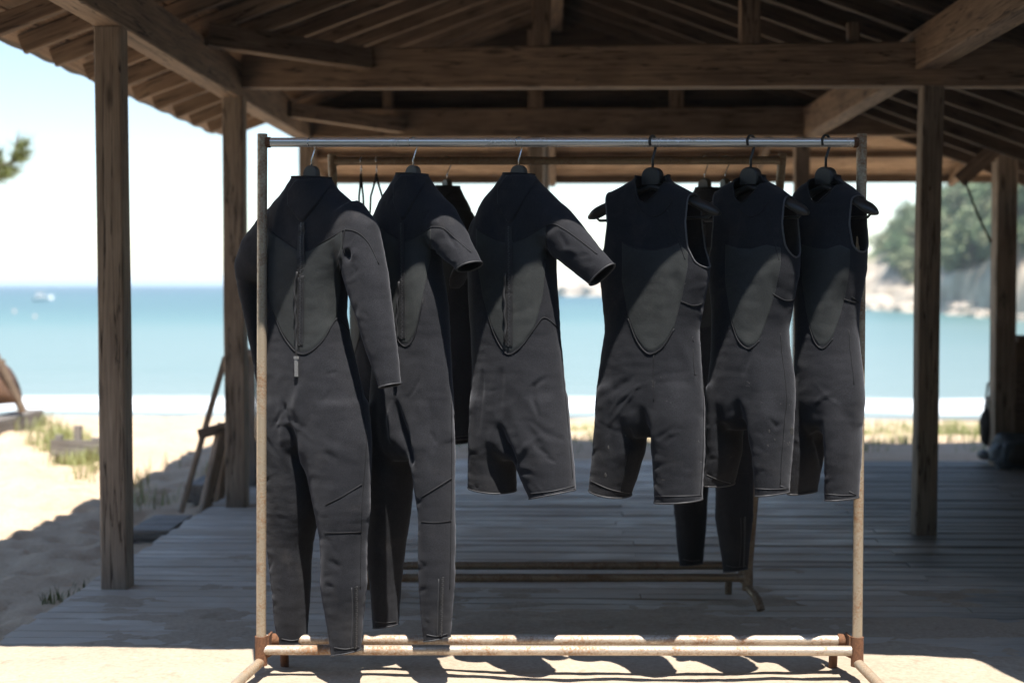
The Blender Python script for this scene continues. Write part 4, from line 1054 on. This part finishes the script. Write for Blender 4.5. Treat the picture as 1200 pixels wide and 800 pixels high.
def leaf_mat(name, c):
    m, nt, b = mat(name)
    n = noi(nt, coord(nt, 'Object', (1, 1, 1), 20), 1.1, 4, 0.6)
    cc = ramp(nt, n, [(0.3, tuple(q * 0.55 for q in c)), (0.7, tuple(q * 1.35 for q in c))])
    oi = nd(nt, 'ShaderNodeObjectInfo')
    cc = nd(nt, 'ShaderNodeHueSaturation', {'Color': cc, 'Hue': math_(nt, 'ADD', math_(nt, 'MULTIPLY', oi.outputs['Random'], 0.05), 0.47), 'Value': math_(nt, 'ADD', math_(nt, 'MULTIPLY', oi.outputs['Random'], 0.6), 0.7)}).outputs[0]
    nt.links.new(cc, b.inputs['Base Color']); b.inputs['Roughness'].default_value = 0.65
    b.inputs['Transmission Weight'].default_value = 0.0
    b.inputs['Subsurface Weight'].default_value = 0.0
    return m
M_LEAF = leaf_mat('evergreen_leaf', (0.15, 0.19, 0.095)); M_LEAF2 = leaf_mat('olive_leaf', (0.22, 0.24, 0.13))
M_BARK = flat('grey_bark', (0.12, 0.09, 0.07), 0.9, bmp=0.4)
def leaves(mb, c, rad, n, size, rnd, flatten=0.75):
    for _ in range(n):
        d = Vector((rnd.gauss(0, 1), rnd.gauss(0, 1), rnd.gauss(0, 1))).normalized() * rnd.random() ** 0.4
        p = c + Vector((d.x * rad, d.y * rad, d.z * rad * flatten))
        a = Vector((rnd.gauss(0, 1), rnd.gauss(0, 1), rnd.gauss(0, .6))).normalized(); b = a.cross(Vector((rnd.gauss(0, 1), rnd.gauss(0, 1), rnd.gauss(0, 1)))).normalized()
        s = size * rnd.uniform(0.6, 1.3)
        mb.add([p - a * s, p - b * s * .5, p + a * s, p + b * s * .5], [(0, 1, 2, 3)])
def make_tree(seed, H, wide, m):
    rnd = random.Random(seed); root = empty('broadleaf_tree', (0, 0, 0), 0, 'x', 'tree', 'trees on the headland')
    tb = MB(); cb = MB()
    lean = Vector((rnd.uniform(-.1, .1), rnd.uniform(-.1, .1), 1))
    tb.tube([lean * (H * 0.6 * k / 5) for k in range(6)], [0.16 - 0.022 * k for k in range(6)], 7)
    for k in range(9):
        a = rnd.uniform(0, 6.28); h = H * rnd.uniform(0.3, 0.92); r = wide * rnd.uniform(0.3, 0.95) * (1.15 - 0.6 * h / H)
        c = Vector((math.cos(a) * r, math.sin(a) * r, h))
        tb.tube([lean * h * 0.55, c * 0.6 + lean * h * 0.3, c], [0.07, 0.045, 0.02], 5)
        leaves(cb, c, wide * rnd.uniform(0.35, 0.6), 150, 0.20, rnd)
    tb.build('trunk', M_BARK, root, None, True); cb.build('crown', m, root)
    return root
protos = [make_tree(11, 4.2, 1.9, M_LEAF), make_tree(12, 3.4, 2.0, M_LEAF2), make_tree(13, 5.0, 2.1, M_LEAF), make_tree(14, 2.8, 1.7, M_LEAF2)]
hb = BVHTree.FromPolygons(V, Fc)
spots = []
rnd = random.Random(5)
tries = 0
GAPS = [(1012, 1074, 'left of the near right post'), (1096, 1166, 'between the two right posts'), (1184, 1215, 'right of the far right post')]
def gap_of(px):
    for k, g in enumerate(GAPS):
        if g[0] <= px <= g[1]: return k
    return None
def pix(P):
    c = CAMR.transposed() @ (P - EYE); return 600 + F * c.x / -c.z, 400 - F * c.y / -c.z
while len(spots) < 80 and tries < 6000:
    tries += 1
    px = rnd.uniform(1000, 1225); i = (px - 560) / 940 * (NS - 1); j = rnd.uniform(5, 22)
    k = int(i) * NR + int(j); p = Vector(V[k])
    if p.z < 0.9 + rnd.uniform(0, 2.0): continue
    if 1012 < px < 1050 and p.z < 5.5: continue          # the pale cliff face stays bare
    q = pix(p)
    if gap_of(q[0]) is None or any((p - o[0]).length < 1.9 for o in spots): continue
    spots.append((p, gap_of(q[0]), q))
used = set()
ORD = ['highest', 'second highest', 'third highest', 'fourth highest', 'fifth highest', 'sixth highest', 'seventh highest', 'eighth highest', 'ninth highest', 'tenth highest', 'eleventh highest', 'twelfth highest'] + ['%dth highest' % k for k in range(13, 60)]
for g in range(3):
    sel = sorted([o for o in spots if o[1] == g], key=lambda o: o[2][1])
    for n_, (p, _, q) in enumerate(sel):
        k = rnd.randrange(4); sc = rnd.uniform(0.75, 1.25)
        M = Matrix.Translation(p - Vector((0, 0, 0.3))) @ Matrix.Rotation(rnd.uniform(0, 6.28), 4, 'Z') @ Matrix.Scale(sc, 4)
        lab = ('dark' if k in (0, 2) else 'olive') + ' evergreen on the far headland, ' + ORD[n_] + ' ' + GAPS[g][2]
        if k not in used:
            used.add(k); protos[k].matrix_basis = M; protos[k]['label'] = lab
        else: copy_tree(protos[k], M, lab, 'trees on the headland')
# boulders along the foot of the headland
M_ROCK = flat('pale_boulder', (0.42, 0.36, 0.30), 0.9, vary=0.4, scale=1.2, bmp=0.3)
def rock_mesh(seed, r):
    bm = bmesh.new(); bmesh.ops.create_icosphere(bm, subdivisions=3, radius=1.0); rr = random.Random(seed)
    for v in bm.verts:
        n = noise.fractal(v.co * 1.3 + Vector((seed * 3.1, 0, 0)), 0.8, 2.0, 4); v.co *= 1 + 0.45 * n; v.co.z *= 0.7
    me = bpy.data.meshes.new('boulder'); bm.to_mesh(me); bm.free(); me.materials.append(M_ROCK); return me
rms = [rock_mesh(k, 1) for k in range(5)]
bcount = {}
for k in range(34):
    px = 655 + k * 18 + rnd.uniform(-6, 6)
    bw = 'between two wetsuits' if px < 706 else (GAPS[gap_of(px)][2] if gap_of(px) is not None else None)
    if bw is None: continue
    bcount[bw] = bcount.get(bw, 0) + 1
    P = ground(px, hl(px, 1) + rnd.uniform(-1.0, 1.0), SEA_Z); D = P.length
    sc = rnd.uniform(0.6, 1.5) * (D / 110)
    M = Matrix.Translation(P + Vector((0, 0, 0.1 * sc))) @ Matrix.Rotation(rnd.uniform(0, 6), 4, 'Z') @ Matrix.Diagonal((sc * 1.5, sc, sc, 1))
    o = put(bpy.data.objects.new('boulder', rms[k % 5]), None, M)
    tag(o, 'pale boulder below the headland, %s from left %s' % (('first', 'second', 'third', 'fourth', 'fifth', 'sixth')[bcount[bw] - 1], bw), 'rock', 'boulders below the headland')

# unseen bank and dark ground on the viewer's side, added to cut ambient light
def bank_z(x, y):
    t = max(0.0, min(1.0, (-2.5 - y) / 9.0)); return -0.3 + 11 * (t ** 0.55) + noise.fractal(Vector((x * 0.3, y * 0.4, 1)), 0.9, 2, 4) * 1.3 * min(1, t * 8)
bank = height_sheet('added_shade_bank', list(np.arange(-60, 61, 1.0)), [-2.5, -2.9, -3.4, -4, -5, -6, -7.5, -9, -11.5, -16, -26], bank_z, flat('unseen_bank_green', (0.045, 0.06, 0.03), 0.95, vary=0.5, scale=2.0, bmp=0.6))
tag(bank, kind='structure')
fore = height_sheet('added_dark_ground', [-30, -2.2, 0, 6, 30], [-4, 0, 4.15], lambda x, y: -0.03, flat('bounce_cut_dark', (0.05, 0.05, 0.05), 0.95, vary=0.4, scale=8))
tag(fore, kind='structure')

# ------------------------------------------------------------------ pine reaching in at the left
def pine(base, label):
    root = empty('pine_tree', base, 0, label, 'tree'); M = WM[root.name]; rr = random.Random(21)
    tb = MB(); nb_ = MB()
    tb.tube([Vector((0.15 * math.sin(k * .8), 0.1 * math.cos(k), k * 0.9)) for k in range(7)], [0.17 - 0.02 * k for k in range(7)], 10)
    def tuft(p, d, n=90, L=0.15):
        for _ in range(n):
            q = (d + Vector((rr.gauss(0, .55), rr.gauss(0, .55), rr.gauss(0, .55)))).normalized(); s = q.cross(Vector((rr.gauss(0, 1), rr.gauss(0, 1), rr.gauss(0, 1)))).normalized() * 0.0035
            o = p + d * rr.uniform(-.07, .05); e = o + q * L * rr.uniform(.7, 1.2); nb_.add([o - s, o + s, e], [(0, 1, 2)])
    for a, z0, L, rise in [(0.0, 2.33, 1.22, 0.16), (-0.12, 2.2, 1.16, 0.12), (2.4, 2.6, 1.4, .3), (3.6, 2.9, 1.5, .3), (4.6, 3.2, 1.2, .3), (-0.9, 3.6, 1.1, .4), (1.4, 3.9, 1.1, .4), (3.0, 4.3, 1.0, .4), (5.4, 4.6, .9, .5), (0.6, 5.0, .8, .5)]:
        d = Vector((math.cos(a), math.sin(a), 0)); pts = [Vector((0, 0, z0)) + d * L * t + Vector((0, 0, rise * t * t)) for t in [k / 5 for k in range(6)]]
        tb.tube(pts, [0.045 - .007 * k for k in range(6)], 6)
        for k in range(2, 6):
            for b in range(6):
                dd = (d * rr.uniform(.3, 1) + Vector((rr.gauss(0, .4), rr.gauss(0, .5), rr.uniform(.0, .7)))).normalized()
                q = pts[k] + dd * rr.uniform(.05, .22); tb.tube([pts[k], q], [.012, .006], 5); tuft(q, dd)
    tb.tube([Vector((1.22, 0, 2.45)), Vector((1.27, 0, 2.62)), Vector((1.30, 0, 2.78))], [.012, .009, .005], 5)
    tb.build('trunk', M_BARK, root, M, True); nb_.build('needles', leaf_mat('pine_needle', (0.20, 0.24, 0.08)), root, M)
    return root
pb = at(0, 190, 13.0)
pine(Vector((pb.x - 1.12, 13.0, -0.12)), 'pine tree at the left edge with one needled branch reaching into view')

# ------------------------------------------------------------------ grass
M_GRASS = leaf_mat('beach_grass', (0.26, 0.29, 0.11))
def grass(name, label, clumps, hgt, seed, m=M_GRASS):
    rr = random.Random(seed); mb = MB()
    for (x, y, r, n) in clumps:
        for _ in range(n):
            a, q = rr.uniform(0, 6.28), r * rr.random() ** .6
            p = Vector((x + math.cos(a) * q, y + math.sin(a) * q, 0)); p.z = sand_z(p.x, p.y) - 0.01
            h = hgt * rr.uniform(.5, 1.2); w = 0.0025 + h * 0.012; b = rr.uniform(0, 6.28); d = Vector((math.cos(b), math.sin(b), 0)); s = Vector((-d.y, d.x, 0)) * w
            p1 = p + Vector((0, 0, h * .6)) + d * h * .15; p2 = p + Vector((0, 0, h)) + d * h * rr.uniform(.2, .6)
            mb.add([p - s, p + s, p1 + s * .7, p1 - s * .7, p2], [(0, 1, 2, 3), (3, 2, 4)])
    o = mb.build(name, m); return tag(o, label, 'grass', kind='stuff')
rr = random.Random(2)
cl = []
for _ in range(46):
    px, py = rr.uniform(20, 112), 0
    py = 500 + (px - 20) * 0.45 + rr.uniform(-8, 14); p = ground(px, py, -0.05); cl.append((p.x, p.y, 0.16, 34))
for _ in range(16):
    px, py = rr.uniform(150, 262), rr.uniform(545, 604); p = ground(px, py, -0.08)
    if p.x < -2.0: cl.append((p.x, p.y, .12, 10))
for _ in range(12):
    px, py = rr.uniform(-20, 120), rr.uniform(528, 580); p = ground(px, py, -0.08); cl.append((p.x, p.y, .08, 7))
grass('beach_grass', 'tufts of yellow-green grass on the sandy bank at left', cl, 0.13, 4)
p = ground(64, 703, -0.08); q = ground(95, 690, -0.08)
grass('grass_tuft', 'small green weed growing in shaded sand by the deck edge', [(p.x, p.y, .07, 40), (p.x + .12, p.y + .05, .05, 22), (q.x, q.y, .05, 10)], 0.06, 6, leaf_mat('weed_leaf', (0.17, 0.23, 0.08)))
cl = [(rr.uniform(1.6, 6.2), rr.uniform(11.4, 14.2), .3, 70) for _ in range(120)] + [(rr.uniform(-1.2, 1.6), rr.uniform(11.4, 13.5), .3, 36) for _ in range(60)]
grass('lawn_grass', 'strip of sunlit yellow-green grass behind the deck on the beach side', cl, 0.085, 8)

# ------------------------------------------------------------------ left side: boat on blocks, stakes, step, leaning frame, board screen
def loft(mb, secs, cap=True):
    n = len(secs[0]); V = [v for s_ in secs for v in s_]
    Fc = [(i * n + k, i * n + k + 1, (i + 1) * n + k + 1, (i + 1) * n + k) for i in range(len(secs) - 1) for k in range(n - 1)]
    if cap: Fc += [tuple(range(n)), tuple((len(secs) - 1) * n + k for k in range(n))[::-1]]
    mb.add(V, Fc)
bp = ground(36, 517, -0.05)
boat = empty('rowing_boat', (bp.x - 1.55, bp.y, -0.05), 0, 'brown wooden boat drawn up on blocks at the left edge of the beach', 'boat'); MBt = WM[boat.name]
mb = MB(); secs = []
for k in range(11):
    t = k / 10; x = -1.5 + 3.0 * t; w = 0.62 * math.sin(math.pi * (0.18 + 0.72 * t)) ** 0.8; zk = 0.22 + 0.10 * t ** 3
    top = 0.50 + 0.14 * t ** 2; xx = x
    secs.append([Vector((xx + 0.02 * a - 0.26 * (1 - abs(math.sin(a))) * t ** 2, w * math.cos(a) * (0.7 + .3 * abs(math.cos(a))), zk + (top - zk) * (1 - abs(math.sin(a)) ** 1.4))) for a in [-math.pi + math.pi * q / 12 for q in range(13)]])
loft(mb, secs); hull = mb.build('hull', wood('boat_wood', (0.13, 0.065, 0.04), (0.27, 0.15, 0.095), (0.40, 0.26, 0.18)), boat, MBt, True)
hm = hull.modifiers.new('t', 'SOLIDIFY'); hm.thickness = 0.02
for sg in (-1, 1):
    mb = MB(); mb.tube([MBt @ Vector((s_[0 if sg < 0 else -1].x, s_[0 if sg < 0 else -1].y, s_[0].z + .01)) for s_ in secs], 0.02, 6); mb.build('gunwale', M_BEAM, boat)
mb = MB(); mb.tube([MBt @ Vector(v) for v in ((1.49, 0, .24), (1.42, 0, .40), (1.22, 0, .80))], 0.035, 8); mb.build('stem', M_BEAM, boat)
for xx in (-1.0, 1.36):
    o = timber('timber_block', Vector((bp.x - 1.55 + xx, bp.y - 0.55, 0.09)), Vector((bp.x - 1.55 + xx, bp.y + 0.55, 0.09)), 0.20, 0.15, M_GREY)
    tag(o, 'weathered grey timber block under the boat, ' + ('at the edge of view' if xx > 0 else 'nearer its stern'), 'timber', 'blocks under the boat')
for k, (px, h) in enumerate(((68, .20), (91, .27), (110, .18))):
    p = ground(px, 541, -0.06); o = timber('stake', (p.x, p.y, -0.2), (p.x + .01, p.y, h - .06), 0.05, 0.05, M_GREY, up=(0, 1, 0), seed=k)
    tag(o, ('leftmost of three short grey stakes in the grass', 'tallest middle stake of three in the grass', 'right stake of three in the grass beside the near left post')[k], 'stake', 'stakes in the grass')
p0, p1 = ground(62, 541, -0.06), ground(112, 541, -0.06)
o = timber('rail_board', (p0.x, p0.y - .04, 0.05), (p1.x + .2, p1.y - .04, 0.04), 0.02, 0.12, M_GREY); tag(o, 'low weathered grey board nailed along the short stakes', 'board')
# step block beside the deck
st = empty('step_block', (-2.1, 7.3, -0.08), 0, 'low weathered wooden step beside the left edge of the deck', 'step')
a, b = ground(155, 627, -0.012), ground(225, 606, -0.012)
for k in range(3):
    yk = 7.30 + k * 0.16
    timber('tread_board', (-2.19, yk, -0.024), (-1.985, yk, -0.024), 0.152, 0.024, M_GREY, st, seed=k)
timber('riser_board', (-2.18, 7.235, -0.075), (-1.99, 7.235, -0.075), 0.02, 0.075, M_GREY, st)
# leaning timber frame against the second post
lf = empty('leaning_frame', ground(225, 600), 0, 'wooden trestle frame leaning against the second left post', 'trestle')
Y0 = 8.05
timber('long_leg', ground(212, 600, -0.06), at(264, 418, Y0 + .02), 0.032, 0.03, M_POST, lf, seed=1)
timber('short_leg', at(238, 604, Y0 - .1), at(262, 496, Y0 + .0), 0.05, 0.06, M_POST, lf, seed=2)
timber('short_leg', at(254, 596, Y0 + .2), at(266, 520, Y0 + .15), 0.05, 0.05, M_BEAM, lf, seed=3)
timber('cross_bar', at(232, 508, Y0 - .06), at(266, 500, Y0 - .02), 0.045, 0.055, M_POST, lf, seed=4)
o = timber('loose_log', ground(214, 590, -.03) + Vector((0, .25, 0.02)), ground(250, 580, -.03) + Vector((0, .5, .06)), 0.12, 0.11, M_GREY); tag(o, 'short pale grey log lying on the sand under the trestle', 'log')
# board screen behind the second post
sc_ = empty('board_screen', at(296, 592, 8.6), 0, 'grey upright board screen behind the second left post', 'screen')
for k in range(5):
    x0 = at(290, 500, 8.75).x + k * 0.105
    timber('board', (x0, 8.75, -0.1), (x0, 8.75, 0.80 + 0.012 * (k % 2)), 0.1, 0.02, M_GREY, sc_, up=(0, 1, 0), seed=k)
timber('cap_rail', (at(284, 500, 8.7).x, 8.72, 0.83), (at(284, 500, 8.7).x + .55, 8.72, 0.83), 0.06, 0.05, M_GREY, sc_)

# ------------------------------------------------------------------ right side: bags and gear behind the far right post
def blob(name, c, rad, m, seed, parent=None, M=None, sub=3, e=1.0):
    bm = bmesh.new(); bmesh.ops.create_icosphere(bm, subdivisions=sub, radius=1)
    for v in bm.verts:
        n = noise.fractal(v.co * 1.6 + Vector((seed, 0, 0)), 0.9, 2, 3); k = 1 + .3 * n; v.co = Vector([math.copysign(abs(q_) ** e, q_) for q_ in v.co])
        v.co = Vector((v.co.x * rad[0] * k, v.co.y * rad[1] * k, v.co.z * rad[2] * k)) + Vector(c)
    me = bpy.data.meshes.new(name); bm.to_mesh(me); bm.free(); me.materials.append(m)
    me.polygons.foreach_set('use_smooth', [True] * len(me.polygons)); return put(bpy.data.objects.new(name, me), parent, M)
M_BAG = flat('black_nylon', (0.02, 0.02, 0.022), 0.6, vary=.3); M_WHT = flat('white_towel', (0.7, 0.7, 0.68), 0.9, vary=.08); M_BLUE = flat('navy_nylon', (0.03, 0.05, 0.075), 0.6, vary=.4, scale=6)
c = at(1157, 490, 10.0)
hb_ = empty('hanging_bag', (c.x, c.y, c.z), 0, 'limp black bag hanging behind the far right post', 'bag'); Mb = WM[hb_.name]
blob('bag_body', (0, 0, -.06), (.055, .05, .13), M_BAG, 1, hb_, Mb); mb = MB(); mb.tube([Mb @ Vector(v) for v in ((-.02, 0, .05), (0.0, 0, .24), (0.045, -.03, .30), (.03, 0, .06))], .008, 6); mb.build('bag_strap', M_BAG, hb_)
tw = blob('towel', at(1160, 472, 9.97), (.035, .035, .045), M_WHT, 4); tag(tw, 'small bunched white cloth hanging above the black bag', 'towel')
sh = blob('boot', at(1155, 533, 10.02), (.055, .10, .035), M_BAG, 6); tag(sh, 'dark boot lying at the foot of the far right post', 'boot')
c = ground(1186, 552)
kb = empty('gear_bag', (c.x + .12, c.y + .18, 0), 0, 'dark navy gear bag slumped on the deck against the low back wall', 'bag'); Mk = WM[kb.name]
blob('bag_body', (0, 0, .11), (.19, .13, .12), M_BLUE, 9, kb, Mk, 4, 0.62); blob('bag_pocket', (-.04, -.11, .10), (.10, .05, .07), M_BAG, 12, kb, Mk, 3, 0.6)

# ------------------------------------------------------------------ motor boat out on the bay, two buoys
bt = ground(50, 352, SEA_Z) if False else Vector((0, 0, 0))
d = ray(49, 352); t = (SEA_Z - EYE.z) / d.z; bt = EYE + d * t
mbt = empty('motor_boat', bt, 0.2, 'tiny white motor boat far out on the bay near the left post', 'boat'); Mm = WM[mbt.name]
S = bt.length / 115.0
mb = MB(); secs = []
for k in range(7):
    u = k / 6; w = 0.32 * (1 - u ** 3); secs.append([Vector((-0.7 + 1.5 * u, w * math.cos(a), 0.30 + .08 * u + 0.34 * math.sin(a) * (1 if math.sin(a) < 0 else 0))) * S for a in [-math.pi + math.pi * q / 8 for q in range(9)]])
loft(mb, secs); mw = flat('white_gelcoat', (0.8, 0.8, 0.8), 0.3, vary=.03); mb.build('hull', mw, mbt, Mm, True)
mb = MB(); mb.box(Vector((-0.1, 0, 0.45)) * S, (0.55 * S, .42 * S, .3 * S)); mb.build('cabin', mw, mbt, Mm)
mb = MB(); mb.box(Vector((-0.1, 0, 0.48)) * S, (0.56 * S, .43 * S, .1 * S)); mb.build('window_band', M_BAG, mbt, Mm)
for px, py, lab in ((41, 372, 'left pale buoy floating on the bay'), (17, 366, 'small far buoy near the left edge of the bay')):
    d = ray(px, py); t = (SEA_Z - EYE.z) / d.z; P = EYE + d * t
    mb = MB(); mb.tube([P + Vector((0, 0, z)) * (P.length / 170) for z in (-.1, 0, .12, .22, .3, .36)], [q * P.length / 170 for q in (.12, .16, .15, .08, .03, .02)], 10)
    tag(mb.build('buoy', flat('faded_orange', (0.7, 0.5, 0.42), .6), None, None, True), lab, 'buoy', 'buoys on the bay')

# ------------------------------------------------------------------ thin sea haze
hz = bpy.data.materials.new('sea_haze'); hz.use_nodes = True; nt = hz.node_tree; nt.nodes.clear()
pv = nt.nodes.new('ShaderNodeVolumePrincipled'); pv.inputs['Color'].default_value = (0.80, 0.92, 1.0, 1); pv.inputs['Density'].default_value = 0.00045; pv.inputs['Anisotropy'].default_value = 0.0
om = nt.nodes.new('ShaderNodeOutputMaterial'); nt.links.new(pv.outputs[0], om.inputs['Volume'])
mb = MB(); mb.box((0, 10000, 5.7), (18400, 20200, 22)); haze = mb.build('haze', hz); tag(haze, 'thin pale sea haze over the bay', 'haze', kind='stuff')
cy.volume_bounces = 1
